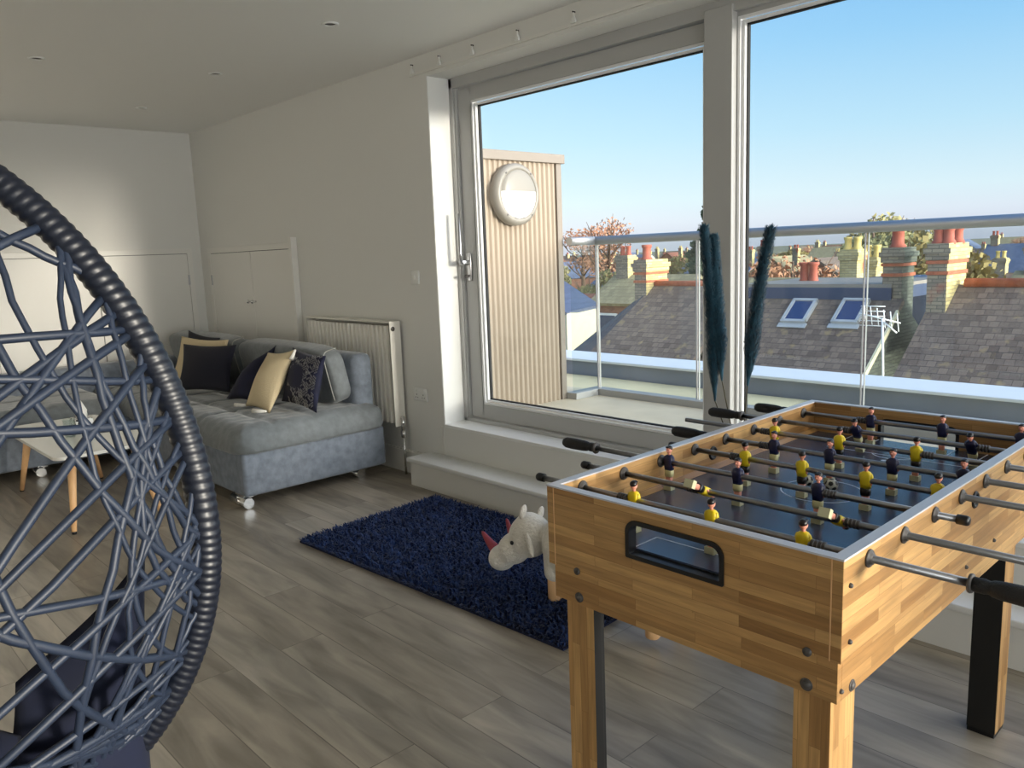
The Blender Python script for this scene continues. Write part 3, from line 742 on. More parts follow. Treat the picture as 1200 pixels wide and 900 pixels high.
# black moulded surround of the goal openings
def surround(y0, y1, parent):
    def loop(x0, x1, z0, z1, r, rb, n=8):
        pts = []
        for cx, cz, a0, rr_ in ((x1-r, z1-r, 0, r), (x0+r, z1-r, 90, r), (x0+rb, z0+rb, 180, rb), (x1-rb, z0+rb, 270, rb)):
            for k in range(n+1): a = R(a0+90*k/n); pts.append((cx+rr_*math.cos(a), cz+rr_*math.sin(a)))
        return pts
    a = loop(ox0-.002, ox1+.002, oz0-.002, oz1+.002, .03, .004); c = loop(ox0+.008, ox1-.008, oz0+.008, oz1-.008, .022, .002); k = len(a)
    b = MB(); vs = []
    for y in (y0, y1):
        vs += [(p[0], y, p[1]) for p in a]+[(p[0], y, p[1]) for p in c]
    fs = []
    for i in range(k):
        j = (i+1) % k
        fs += [(i, j, j+k, i+k), (i+2*k, i+3*k, j+3*k, j+2*k), (i, i+2*k, j+2*k, j), (i+k, j+k, j+3*k, i+3*k)]
    b.add(vs, fs, 0); return obj('goal_surround', b, 'black', parent, world=False, label='black moulded frame round the goal opening')
s1 = surround(TY0-.004, TY0+tk+.001, fr); s1.location = (0, 0, 0)
s2 = surround(TY1-tk-.001, TY1+.004, bk); s2.location = (0, 0, 0)
# side boards
for x0_, x1_, nm in ((TX0, TX0+tk, 0), (TX1-tk, TX1, 1)):
    b = MB(); b.box(x0_, x1_, TY0, TY1, zs, TZT-.003, [0, 0, 1, 0, 1, 0]); 
    obj('side_board', b, ('wyz', 'wxz'), ft, bevel=.0012)
# light groove line beside the corner strip
for xx in (TX0+tk, TX1-tk):
    obj('corner_joint', MB().box(xx-.0012, xx+.0012, TY0-.0008, TY0+.001, zs, TZT-.004), 'oak', ft)
# pale plastic edging on top
b = MB(); zt0, zt1 = TZT-.003, TZT+.001
b.box(TX0-.001, TX0+tk+.001, TY0-.001, TY1+.001, zt0, zt1); b.box(TX1-tk-.001, TX1+.001, TY0-.001, TY1+.001, zt0, zt1)
b.box(TX0+tk+.001, TX1-tk-.001, TY0-.001, TY0+tk+.001, zt0, zt1); b.box(TX0+tk+.001, TX1-tk-.001, TY1-tk-.001, TY1+.001, zt0, zt1)
obj('rim_edging', b, 'rim', ft, label='pale grey edging along the top rim')
# lower apron
i_ = .010
b = MB(); b.box(TX0+i_, TX1-i_, TY0+i_, TY0+i_+.018, zb, zs, [0, 0, 0, 1, 0, 1]); obj('apron', b, ('wxz', 'wyz'), ft, bevel=.001)
b = MB(); b.box(TX0+i_, TX1-i_, TY1-i_-.018, TY1-i_, zb, zs); obj('apron', b, 'wxz', ft, bevel=.001)
for xa in (TX0+i_, TX1-i_-.018):
    b = MB(); b.box(xa, xa+.018, TY0+i_+.018, TY1-i_-.018, zb, zs); obj('apron', b, 'wyz', ft, bevel=.001)
FZ = .780
obj('cabinet_floor', MB().box(TX0+tk, TX1-tk, TY0+tk, TY1-tk, FZ-.016, FZ-.004), 'blackw', ft)
b = MB(); fx0, fx1, fy0, fy1 = TX0+tk, TX1-tk, TY0+tk, TY1-tk
b.box(fx0, fx1, fy0, fy1, FZ-.004, FZ, 0)
zl = FZ+.0004; cxm, cym = (fx0+fx1)/2, (fy0+fy1)/2
def line(x0, x1, y0, y1): b.quad((x0, y0, zl), (x1, y0, zl), (x1, y1, zl), (x0, y1, zl), 1)
lw = .0022
line(fx0, fx1, cym-lw, cym+lw)
def arc(cx, cy, r, a0, a1, n=40):
    for k in range(n):
        a, c = R(a0+(a1-a0)*k/n), R(a0+(a1-a0)*(k+1)/n)
        b.quad(*[(cx+(r+s*lw)*math.cos(t), cy+(r+s*lw)*math.sin(t), zl) for t, s in ((a, -1), (a, 1), (c, 1), (c, -1))], 1)
arc(cxm, cym, .105, 0, 360, 64)
for y0, s in ((fy0, 1), (fy1, -1)):
    for hw, dp in ((.21, .19), (.12, .085)):
        line(cxm-hw-lw, cxm-hw+lw, min(y0, y0+s*dp), max(y0, y0+s*dp)); line(cxm+hw-lw, cxm+hw+lw, min(y0, y0+s*dp), max(y0, y0+s*dp))
        line(cxm-hw, cxm+hw, y0+s*dp-lw, y0+s*dp+lw)
    arc(cxm, y0+s*.15, .075, 35 if s > 0 else 215, 145 if s > 0 else 325)
    pts = [(cxm+.009*math.cos(2*PI*k/16), y0+s*.255+.009*math.sin(2*PI*k/16), zl) for k in range(16)]; b.add(pts, [tuple(range(16))], 1)
obj('playing_field', b, ('field', 'line'), ft, label='dark blue glossy playing field with white pitch lines')
# corner ramps (pale wooden strips at the foot of the inner walls)
for xx, s in ((fx0, 1), (fx1, -1)):
    b = MB(); b.add([(xx, fy0, FZ), (xx+s*.016, fy0, FZ+.0005), (xx, fy0, FZ+.012), (xx, fy1, FZ), (xx+s*.016, fy1, FZ+.0005), (xx, fy1, FZ+.012)], [(0, 1, 2), (3, 5, 4), (1, 4, 5, 2), (0, 2, 5, 3), (0, 3, 4, 1)])
    obj('field_strip', b, 'wyz', ft)
# legs: outer faces veneered, inner faces black
def leg(x0, x1, y0, y1, sx, sy):
    # two boards meeting at the outer corner; outer faces veneered, inner faces black
    t = .03; b = MB(); ya, yb_ = (y0, y0+t) if sy < 0 else (y1-t, y1); xa, xb_ = (x1-t, x1) if sx > 0 else (x0, x0+t)
    b.box(x0, x1, ya, yb_, .012, FZ-.02, [1, 1, 0 if sy < 0 else 1, 2 if sx > 0 else 1, 0 if sy > 0 else 1, 2 if sx < 0 else 1])
    yc, yd = (yb_, y1) if sy < 0 else (y0, ya)
    if sy > 0: xa, xb_ = x0, x1
    b.box(xa, xb_, yc, yd, .012, FZ-.02, [1, 1, 1, 2 if sx > 0 else 1, 1, 2 if sx < 0 else 1])
    l = obj('leg', b, ('wleg', 'blackw', 'wlegy'), ft, bevel=.0015)
    cxl, cyl = (x0+x1)/2, (y0+y1)/2
    obj('foot_pad', MB().box(x0+.002, x1-.002, ya+.002, yb_-.002, 0, .012).box(xa+.002, xb_-.002, yc, yd-.002 if sy < 0 else yd, 0, .012), 'black', l)
lw_ = .088
XR = TX1-.03; XLg = TX0+.03
leg(XR-lw_+.012, XR, TY0+.029, TY0+.029+.105, 1, -1); leg(XLg, XLg+lw_, TY0+.029, TY0+.029+.105, -1, -1)
leg(XR-lw_+.012, XR, 2.445, 2.53, 1, 1); leg(XLg, XLg+lw_, 2.445, 2.53, -1, 1)
# bolts
def bolt(p, n, r=.009, big=False):
    b = MB(); b.lathe([(r, 0), (r, .002), (r*.75, .005), (r*.2, .0065), (.0001, .0065)], p, n, 14)
    if big: b.lathe([(r*1.35, 0), (r*1.35, .0015), (r*.9, .0018)], p, n, 16)
    obj('bolt', b, 'bush', ft)
for q in ((945, 802),):
    p = at_y(*q, TY0+i_); bolt((p.x, TY0+i_, p.z), (0, -1, 0), .0095, True)
p = at_y(679, 700, TY0+i_); bolt((p.x, TY0+i_, p.z), (0, -1, 0), .0095, True)
for q, r_ in (((998, 803), .009), ((985, 810), .005)):
    p = at_x(*q, TX1-i_); bolt((TX1-i_, p.y, p.z), (1, 0, 0), r_, r_ > .006)
for q in ((996, 686), (995, 752), (1131.5, 664.5), (1164, 633)):
    p = at_x(*q, TX1); bolt((TX1, p.y, p.z), (1, 0, 0), .005)
for q in ((676.5, 671.5), (946, 770)):   # half hidden slots under the front board
    p = at_y(*q, TY0); b = MB(); b.lathe([(.009, 0), (.009, .003), (.0001, .003)], (p.x, TY0, zs+.003), (0, -1, 0), 14); obj('bolt', b, 'bush', ft)
# ball entry rings
for xx, s in ((TX1, 1), (TX0+tk, 1)):
    obj('ball_entry', MB().lathe([(.013, 0), (.0135, .004), (.019, .005), (.021, .002), (.021, 0)], (xx, 2.045, .828), (s, 0, 0), 26), 'black', ft, label='black ring round the ball entry hole')
    obj('ball_entry_hole', MB().lathe([(.0001, .0006), (.0135, .0006)], (xx, 2.045, .828), (s, 0, 0), 26), 'rad' if s < 0 else 'bush', ft)
# players ---------------------------------------------------------
def man_mesh(shirt, short, name, face):
    b = MB()
    for (z, wx, wy) in ():
        pass
    def loft(secs, mi, e=.6):   # secs: z, half width x, half depth y
        vs = []; fs = []; sg = 16
        for z, wx, wy, oy in secs:
            for k in range(sg):
                t = 2*PI*k/sg; f = lambda v: math.copysign(abs(v)**e, v)
                vs.append((wx*f(math.cos(t)), oy+wy*f(math.sin(t)), z))
        for i in range(len(secs)-1):
            for k in range(sg): fs.append((i*sg+k, i*sg+(k+1) % sg, (i+1)*sg+(k+1) % sg, (i+1)*sg+k))
        b.add(vs, fs, mi, True); b.add(vs[:sg], [tuple(range(sg))[::-1]], mi); b.add(vs[-sg:], [tuple(range(sg))], mi)
    loft([(-.020, .0105, .0085, 0), (-.008, .0115, .0098, 0), (.006, .0125, .0100, 0), (.014, .0125, .009, 0), (.019, .009, .007, 0), (.0215, .0045, .0045, 0)], 0)
    for s in (-1, 1):   # sleeves
        b.ell((s*.0115, 0, .006), .0038, .0055, .0115, 0, 10, 8); b.ell((s*.0118, -.001, -.007), .0028, .0035, .006, 2, 8, 6)
    loft([(-.038, .0098, .0085, 0), (-.030, .0105, .0092, 0), (-.019, .0103, .0085, 0)], 1)
    loft([(-.064, .0065, .0055, 0), (-.052, .0072, .0062, 0), (-.038, .0082, .0068, 0)], 2)
    b.box(-.0105, .0105, -.0085, .0095, -.0745, -.060, 4)
    b.cyl((0, 0, .020), (0, 0, .028), .0036, seg=8, mi=2)
    b.ell((0, 0, .0345), .0072, .0080, .0098, 2, 14, 10)
    b.ell((0, .0082, .033), .0018, .0022, .0026, 2, 8, 6)   # nose
    b.ell((0, -.0016, .0385), .0078, .0082, .0078, 3, 14, 8)
    b.ell((0, .0055, .0425), .0066, .0042, .0026, 3, 10, 6)
    for s in (-1, 1): b.ell((s*.0026, .0072, .0355), .0009, .0009, .0009, 3, 6, 4)
    return b.mesh(name, mats_of((shirt, short, 'skin', 'hair', 'foot')))
ME = {'y': man_mesh('yshirt', 'bshort', 'yellow_player', 1), 'n': man_mesh('nshirt', 'cshort', 'navy_player', -1)}
RZ = .858
rods = [  # team, bar x0, bar x1, handle side, men x, rotation about the rod axis
    ('y', -1.474, -.424, 1, [-1.155, -.942, -.730], 0),
    ('y', -1.462, -.20, 1, [-1.068, -.735], -118),
    ('n', -1.56, -.535, -1, [-1.292, -1.077, -.861], 0),
    ('y', -1.405, -.16, 1, [-1.154, -.986, -.818, -.650], 0),
    ('n', -1.385, -.20, -1, [-1.157, -.989, -.819, -.648], 0),
    ('y', -1.578, -.32, 1, [-1.246, -1.038, -.821], 0),
    ('n', -1.462, -.25, -1, [-1.060, -.733], 28),
    ('n', -1.375, -.28, -1, [-1.085, -.866, -.654], 0)]
def handle(xr, s, Y):
    b = MB()
    prof = [(.0105, 0), (.013, .004), (.0135, .02), (.0115, .028), (.0145, .034), (.0165, .05), (.0175, .09), (.0165, .118), (.012, .128), (.0001, .13)]
    b.lathe(prof, (xr, Y, RZ), (s, 0, 0), 20)
    return b
for k, (team, xa, xb, hs, men, rot) in enumerate(rods):
    Y = 1.455+.165*k
    b = MB(); b.cyl((xa, Y, RZ), (xb, Y, RZ), .0076, seg=14)
    rod = obj('rod', b, 'rodm', ft)
    # handle and its collar ring
    xh = xb if hs > 0 else xa
    h = obj('handle', handle(xh, hs, Y), 'blackr', rod, world=False, label='black grip handle')
    if k in (0, 2, 6, 1): obj('collar', MB().lathe([(.008, -.004), (.0165, -.004), (.0175, -.001), (.0165, .002), (.008, .002)], (xh, Y, RZ), (hs, 0, 0), 20), 'bush', rod, world=False)
    xe = xa if hs > 0 else xb
    if k not in (5,): obj('end_cap', MB().lathe([(.0078, 0), (.0108, 0), (.011, .02), (.009, .024), (.0001, .024)], (xe-(-hs)*.020, Y, RZ), (-hs, 0, 0), 16), 'black', rod, world=False, label='black rubber end cap')
    for xx, s in ((TX0+tk, 1), (TX1-tk, -1), (TX1, 1), (TX0, -1)):
        obj('bushing', MB().lathe([(.0079, 0), (.0175, 0), (.018, .002), (.0165, .0045), (.0118, .0055), (.0112, .009), (.0079, .009)], (xx, Y, RZ), (s, 0, 0), 22), 'bush', rod, world=False)
    # rubber stop collars next to the outer men
    for mx, s in ((men[0], -1), (men[-1], 1)):
        if not (TX0+tk+.03 < mx+s*.03 < TX1-tk-.02): continue
        stp = MB()
        for j in range(4): stp.lathe([(.0078, 0), (.0105, .001), (.0105, .005), (.0078, .006)], (mx+s*(.0165+.008*j), Y, RZ), (s, 0, 0), 14)
        obj('stop_ring', stp, 'bush', rod, world=False)
    for mx in men:
        m_ = bpy.data.objects.new('player_figure', ME[team]); col.objects.link(m_); m_.parent = rod
        m_.location = (mx, Y, RZ); m_.scale = (1.16, 1.12, 1.04)
        m_.rotation_euler = (R(rot) if team == 'y' else R(rot), 0, 0 if team == 'y' else PI) if team == 'y' else (R(-rot), 0, PI)
        m_['label'] = 'yellow shirted player figure' if team == 'y' else 'navy shirted player figure'
# two small footballs
def football(p, lb):
    bm = bmesh.new(); bmesh.ops.create_icosphere(bm, subdivisions=4, radius=.0172)
    ico = bmesh.new(); bmesh.ops.create_icosphere(ico, subdivisions=1, radius=1); dirs = [v.co.normalized() for v in ico.verts]; ico.free()
    b = MB(); bm.verts.index_update(); b.add([v.co.copy() for v in bm.verts], [[v.index for v in f.verts] for f in bm.faces], 0, True)
    for i, f in enumerate(bm.faces):
        c = f.calc_center_median().normalized()
        if max(c.dot(d) for d in dirs) > .93: b.m[i] = 1
    bm.free()
    o = obj('miniature_football', b, ('ballw', 'black')); o.location = p
    return tag(o, lb, 'ball')
football((-1.020, 2.046, FZ+.0176), 'left one of the two tiny footballs on the pitch centre spot')
football((-.950, 2.046, FZ+.0176), 'right one of the two tiny footballs on the pitch centre spot')

# ================================================================== PAMPAS GRASS
vz = .182
vx, vy = -1.80, 3.0
tag(obj('tall_vase', MB().lathe([(.0001, 0), (.06, 0), (.07, .03), (.075, .12), (.05, .25), (.03, .31), (.034, .34), (.028, .34), (.024, .30), (.0001, .05)], (vx, vy, vz), seg=28), 'vase'), 'dark tall vase standing on the step, hidden behind the football table', 'vase')
def plume(pa, pb, base, rad, label, seed, bend=(0, 0, 0)):
    """pa: foot of the plume, pb: its tip, base: in the vase"""
    rr = random.Random(seed); pa, pb, base = map(Vector, (pa, pb, base))
    o = empty('pampas_stem', base, label, 'dried grass')
    b = MB(); b.tube([base, (base+pa)/2, pa, pa.lerp(pb, .5)], [.0032, .003, .0025, .002], 6); obj('stalk', b, 'stalk', o)
    b = MB(); vs = []; fs = []; ax = (pb-pa).normalized(); u = ax.orthogonal().normalized(); w = ax.cross(u); L = (pb-pa).length
    n = 5200
    bend = Vector(bend)
    for i in range(n):
        t = rr.random()**.9; env = rad*(math.sin(PI*min(1, (t*.93+.07)**.62))**.6 if t < .97 else .45)
        env = rad*1.3*min(1, (t+.04)*4)*(1-.32*t)
        a = rr.uniform(0, 2*PI); dr = (u*math.cos(a)+w*math.sin(a))
        p0 = pa.lerp(pb, t)+bend*math.sin(PI*t)+dr*env*.15
        l = rr.uniform(.03, .055)*(1-.45*t); p1 = p0+dr*env*rr.uniform(.55, 1.0)+ax*l*.75; p2 = p1+dr*env*.05+ax*l*.5+Vector((0, 0, -.006))
        s = (dr.cross(ax)).normalized()*.0009
        o_ = len(vs); vs += [p0-s, p0+s, p1+s*1.5, p1-s*1.5, p2]; fs += [(o_, o_+1, o_+2, o_+3), (o_+3, o_+2, o_+4)]
    b.add(vs, fs, 0); b.tube([pa.lerp(pb, t)+bend*math.sin(PI*t) for t in (0, .1, .3, .5, .7, .9, 1)], [.004, rad*.45, rad*.55, rad*.5, rad*.42, rad*.34, .006], 9)
    me = bpy.data.meshes.new('plume'); me.from_pydata([tuple(v) for v in b.v], [], b.f); me.materials.append(MT['pampas'])
    q = bpy.data.objects.new('plume', me); col.objects.link(q); q.parent = o; q.location = -o.location
q = lambda x, y: at_y(x, y, 2.98)
vb = Vector((vx, vy, vz+.3))
plume(q(838, 470), q(825, 268), vb, .026, 'leftmost dark teal pampas plume before the window mullion', 1, (.01, 0, 0))
plume(q(846, 446), q(832, 280)+Vector((0, .03, 0)), vb, .026, 'dark teal pampas plume tucked behind the leftmost one', 2)
plume(q(876, 452), q(903, 270), vb, .027, 'dark teal pampas plume leaning right, apart from the others', 3, (-.012, 0, 0))

# ================================================================== EGG CHAIR
d0 = ray(-120, 600); d0.z = 0; d0.normalize()
K = 1.12; P0 = Vector((d0.x*1.25*K, d0.y*1.25*K, 0))
Nn = Vector((-.826, .563, 0)); Ln = Vector((.563, .826, 0))
LC = -.13*K; W = .496*K; ZC = H-.35*K; HU = .575*K; HL = .46*K; DP = .38
egg = empty('egg_chair', (P0.x, P0.y, 0), 'dark blue woven egg shaped hanging chair in the left foreground', 'hanging chair')
def rimp(t):
    c, s = math.cos(t), math.sin(t)
    return P0+Ln*(LC+W*c)+Vector((0, 0, ZC+(HU if s > 0 else HL)*s))
def shell(a, bq):
    r2 = min(1, a*a+bq*bq); dz = (HU if bq > 0 else HL)*bq
    dep = DP*(max(0, 1-r2)**.82)*(1-.3*bq)
    return P0+Ln*(LC+W*a)+Vector((0, 0, ZC+dz))-Nn*dep
n = 1500
rim = [rimp(2*PI*k/n) for k in range(n)]
per = sum((rim[i]-rim[i-1]).length for i in range(n)); turns = round(per/.0128)
def rf(i, a): return 1+.09*abs(math.sin(PI*(turns*i/n)+a*.5))
obj('rim', MB().tube(rim, .0208, 12, closed=True, rf=rf), 'rattdk', egg, label='thick rim bound with a spiral of dark cord')
rr = random.Random(21)
b = MB()
def strand(t1, t2, r, bow=0):
    a = Vector((math.cos(t1), math.sin(t1))); c = Vector((math.cos(t2), math.sin(t2))); nrm = Vector((-(c-a).y, (c-a).x)); pts = []
    m = 22
    for k in range(m+1):
        u = k/m; u = u - math.sin(2*PI*u)/(2*PI)*.35 if True else u
        p = a.lerp(c, u)+nrm*bow*math.sin(PI*u); l = p.length
        if l > 1: p = p/l
        pts.append(shell(p.x, p.y)+Vector((rr.uniform(-.0015, .0015),)*3))
    b.tube(pts, r, 7)
for k in range(52):
    t1 = rr.uniform(-PI, PI); d = rr.uniform(.7, PI) * rr.choice((-1, 1))
    strand(t1, t1+d, rr.uniform(.0058, .0068), rr.uniform(-.02, .02))
for k in range(32):   # dense bundles low on the near side
    t1 = rr.uniform(-1.25, .1); strand(t1, t1+rr.uniform(.35, 1.1)*rr.choice((-1, 1)), rr.uniform(.004, .0052), rr.uniform(-.04, .1))
obj('woven_shell', b, 'rattan', egg)
b = MB()
for a0 in (.18,):
    pts = []
    for k in range(31):
        bq = -.95+1.9*k/30; pts.append(shell(a0*math.sqrt(max(0, 1-bq*bq))+.0, bq)+Nn*.012)
    b.tube(pts, .0085, 8)
obj('shell_rib', b, 'rattdk', egg)
# cushions, hanger and ceiling hook
cs = MB(); rt = Matrix(((Ln.x, -Nn.x, 0), (Ln.y, -Nn.y, 0), (0, 0, 1)))
cpos = P0+Ln*LC-Nn*.24+Vector((0, 0, ZC-HL*.72))
cs.ell(cpos, .29, .24, .075, rot=rt, seg=36, rings=16, e=.8); obj('seat_pad', cs, 'chairc', egg)
dd = 1.33
def at_d(x, y, D): r_ = ray(x, y); return EYE+r_*(D/math.hypot(r_.x, r_.y))
c4 = [at_d(-10, 960, 1.22), at_d(186, 985, 1.26), at_d(170, 645, 1.38), at_d(18, 800, 1.26)]
tag_o = obj('back_cushion', pillow(c4, .13), 'chairc', egg, label='blue cushion propped on its corner')
c4 = [at_d(-150, 960, 1.15), at_d(30, 970, 1.15), at_d(26, 862, 1.2), at_d(-150, 800, 1.22)]
obj('back_cushion', pillow(c4, .12), 'chairc', egg)
top = rimp(PI/2)
b = MB(); b.tube([top+Vector((0, 0, 0)), top+Vector((0, 0, .12))], .01, 8)
z = top.z+.12; k = 0
while z < CZ-.1:
    c = Vector((top.x, top.y, z)); a = Ln if k % 2 else Nn
    b.tube([c+a*.012*math.cos(t)+Vector((0, 0, .02*math.sin(t))) for t in [2*PI*j/12 for j in range(12)]], .003, 6, closed=True); z += .031; k += 1
b.lathe([(.0001, -.03), (.03, -.03), (.045, 0)], (top.x, top.y, CZ), (0, 0, 1), 16); b.cyl((top.x, top.y, z-.02), (top.x, top.y, CZ-.02), .006)
obj('hanging_chain', b, 'steel', egg)

# ================================================================== BALCONY
BZ = .335; RY = 4.70
struct('balcony_floor', MB().box(-6.0, 6.0, WY+T, RY+.12, .05, BZ), 'deck')
bx0 = -4.13
blk = empty('clad_block', (-4.7, 3.95, BZ), 'beige corrugated metal clad block standing on the balcony', 'cladding block')
yb0, yb1, zt = 3.50, 4.40, 2.075
prof = []; nrib = 19; w = (yb1-yb0)/nrib
for k in range(nrib*8+1):
    y = yb0+w*k/8; t = k % 8
    s = (.5+.5*math.cos(2*PI*t/8)); prof.append((bx0-.018*s**1.6, y))
kk = len(prof); vs = [(x, y, BZ) for x, y in prof]+[(x, y, zt) for x, y in prof]
b = MB(); b.add(vs, [(i, i+1, i+1+kk, i+kk) for i in range(kk-1)], 0, True)
b.box(-5.6, bx0-.02, yb0, yb1, BZ, zt); obj('corrugated_cladding', b, 'clad', blk)
obj('corner_flashing', MB().box(bx0-.05, bx0+.003, yb1-.045, yb1+.006, BZ, zt), 'cladc', blk)
obj('top_capping', MB().box(-5.65, bx0+.022, yb0-.03, yb1+.028, zt-.002, zt+.062), 'cladc', blk, bevel=.003)
p = at_x(606, 228, bx0+.05); p = Vector((bx0+.004, p.y-.008, p.z))
o = empty('bulkhead_lamp', p, 'round outdoor wall lamp with half covered white glass on the corrugated block', 'wall lamp')
b = MB(); b.lathe([(.205, 0), (.21, .01), (.208, .055), (.19, .075), (.168, .078), (.165, .07)], p, (1, 0, 0), 48); obj('housing', b, 'lampr', o)
b = MB(); vs = []; fs = []
def dome(z_lo, z_hi, rad, h, mi):
    n1, n2 = 20, 14; vs = []; fs = []
    for j in range(n2+1):
        zz = z_lo+(z_hi-z_lo)*j/n2; hw = math.sqrt(max(0, rad*rad-zz*zz))
        for i in range(n1+1):
            yy = -hw+2*hw*i/n1; r2 = (yy*yy+zz*zz)/(rad*rad); vs.append((p.x+.07+h*math.sqrt(max(0, 1-r2)), p.y+yy, p.z+zz))
    for j in range(n2):
        for i in range(n1): fs.append((j*(n1+1)+i, j*(n1+1)+i+1, (j+1)*(n1+1)+i+1, (j+1)*(n1+1)+i))
    b_ = MB(); b_.add(vs, fs, 0, True); return b_
obj('diffuser', dome(-.165, .02, .165, .03, 0), 'lampg', o, label='white glass lower half')
obj('eyelid_cover', dome(.018, .165, .167, .036, 0), 'lampr', o, label='grey cover over the upper half')
for a in (50, 130, 230, 310):
    obj('screw', MB().lathe([(.007, 0), (.005, .003), (.0001, .003)], (p.x+.077, p.y+.18*math.cos(R(a)), p.z+.18*math.sin(R(a))), (1, 0, 0), 10), 'bush', o)

rl = empty('balcony_railing', (-1.0, RY, BZ), 'glass balcony railing with a round steel handrail', 'railing')
cxr = -4.075
HZ = 1.515
b = MB(); b.tube([(cxr, RY, HZ), (5.8, RY, HZ)], .031, 16); obj('handrail', b, 'rail', rl)
b = MB(); b.tube([(cxr+.005, 4.41, HZ), (cxr+.005, RY+.028, HZ)], .031, 16); obj('handrail', b, 'rail', rl)
xs = [cxr+.02, -3.153, -2.011, -.86, .29, 1.44, 2.6, 3.75, 4.9, 5.8]
for i in range(len(xs)-1):
    obj('glass_panel', MB().box(xs[i]+.009, xs[i+1]-.009, RY-.008, RY+.008, BZ+.03, HZ-.02), 'bglass', rl)
for i in range(len(xs)):
    b = MB()
    for s in (-1, 1): b.box(xs[i]+s*.010-.0016, xs[i]+s*.010+.0016, RY-.0085, RY+.0085, BZ+.03, HZ-.02)
    obj('panel_edge', b, 'channel', rl, label='pale polished glass edge')
obj('glass_panel', MB().box(cxr-.004, cxr+.012, 4.42, RY-.01, BZ+.03, HZ-.02), 'bglass', rl)
b = MB(); b.box(cxr-.05, 5.8, RY-.05, RY+.05, BZ, BZ+.05); b.box(cxr-.05, cxr+.05, 4.40, RY-.05, BZ, BZ+.05); obj('base_channel', b, 'channel', rl, bevel=.004)
# flat roof and parapet beyond the railing
struct('flat_roof', MB().box(-12, 7, RY+.12, 6.5, -.1, .092), 'flatroof')
struct('building_front', MB().box(-12, 7, RY+.12, 7.05, -7, -.1), 'render')
pp = empty('parapet', (-2, 6.75, .09), 'low parapet wall with white coping beyond the flat roof', 'parapet')
obj('upstand', MB().box(-12, 7, 6.52, 6.98, -.1, .245), 'lead', pp)
obj('coping', MB().box(-12, 7, 6.49, 7.02, .245, .272), 'capw', pp, bevel=.006)

# ================================================================== HOUSES OUTSIDE
GZ = -7.0
struct('ground', MB().box(-900, 900, 7.1, 1800, GZ-1, GZ), 'ground')
YR, ZR, TT = 18.0, .45, .75
def roofp(x, Y): return Vector((x, Y, ZR-TT*abs(YR-Y)))
def on_roof(px, py, Yr=YR, zr=ZR, t=TT):
    d = ray(px, py); s = (zr-t*Yr-H)/(d.z-t*d.y); return EYE+d*s
def chimney(parent, x0, x1, y0, y1, z0, z1, mfront, mside, pots, pm='pot', band=True):
    b = MB(); mi = [0, 0, 0, 1, 0, 1]
    b.box(x0, x1, y0, y1, z0, z1-.32, mi)
    o1 = .04; b.box(x0-o1, x1+o1, y0-o1, y1+o1, z1-.32, z1-.20, mi); b.box(x0-o1*1.8, x1+o1*1.8, y0-o1*1.8, y1+o1*1.8, z1-.20, z1-.09, mi); b.box(x0-.02, x1+.02, y0-.02, y1+.02, z1-.09, z1, mi)
    if band:
        b.box(x0-.025, x1+.025, y0-.025, y1+.025, z1-.62, z1-.55, 2); b.box(x0-.03, x1+.03, y0-.03, y1+.03, z1-.40, z1-.335, 2)
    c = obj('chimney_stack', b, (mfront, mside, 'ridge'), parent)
    for (px, py, hh, r) in pots:
        obj('chimney_pot', MB().lathe([(r*1.1, 0), (r*1.15, .05), (r*.85, .1), (r*.8, hh-.1), (r, hh-.06), (r, hh), (r*.75, hh), (r*.7, .05)], (px, py, z1-.02), seg=16), pm, c, world=False)
    return c
# --- A: left hipped roof
hA = empty('terraced_house', (-12.5, 18, GZ), 'grey tiled house roof with a hip and a buff brick chimney, left of the mullion', 'house')
ap = Vector((-13.44, 18, ZR)); fl = Vector((-14.25, 14.4, ZR-TT*3.6)); eR = Vector((-10.75, 14.4, ZR-TT*3.6)); rR = Vector((-10.75, 18, ZR))
b = MB(); b.slab([ap, fl, eR, rR], .12, 0)
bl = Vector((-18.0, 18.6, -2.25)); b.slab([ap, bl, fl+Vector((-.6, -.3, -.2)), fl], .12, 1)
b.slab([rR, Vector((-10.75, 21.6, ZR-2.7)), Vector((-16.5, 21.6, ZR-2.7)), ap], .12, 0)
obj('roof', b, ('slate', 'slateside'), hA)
obj('ridge_tiles', MB().tube([ap, rR], .09, 8), 'ridge', hA)
obj('wall', MB().box(-17.5, -10.75, 14.8, 21.2, GZ, -2.3), 'brickr', hA)
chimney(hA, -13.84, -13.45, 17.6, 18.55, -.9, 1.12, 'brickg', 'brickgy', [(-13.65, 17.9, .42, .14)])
# --- B: roof with the two roof windows
hB = empty('terraced_house', (-9, 18, GZ), 'dark tiled house roof with two roof windows, grey flat top and red pots', 'house')
x0, x1 = -10.72, -6.85
ZB = ZR-.30
b = MB(); b.slab([(x0, 17.93, ZB), (x0, 13.2, ZB-TT*4.73), (x1, 13.2, ZB-TT*4.73), (x1, 17.93, ZB)], .12)
obj('roof', b, 'slate', hB)
obj('fascia', MB().box(x0, x1-.25, 17.9, 21, ZR-.07, ZR+.01), 'fascia', hB, label='pale grey flat roof edge')
obj('lead_band', MB().box(x0, x1-.25, 17.88, 20.9, ZR-.34, ZR-.07), 'bluefelt', hB, label='dark blue band under the flat roof edge')
obj('wall', MB().box(x0, x1-.05, 13.6, 21, GZ, ZR-.12-TT*4.3), 'brickr', hB)
b = MB(); b.prism([(13.6, GZ), (20.9, GZ), (20.9, ZB-2.0), (17.9, ZB-.03), (13.6, ZB-TT*4.3-.03)], 'yz', x1-.3, x1-.01)
obj('gable_wall', b, 'brickdark', hB)
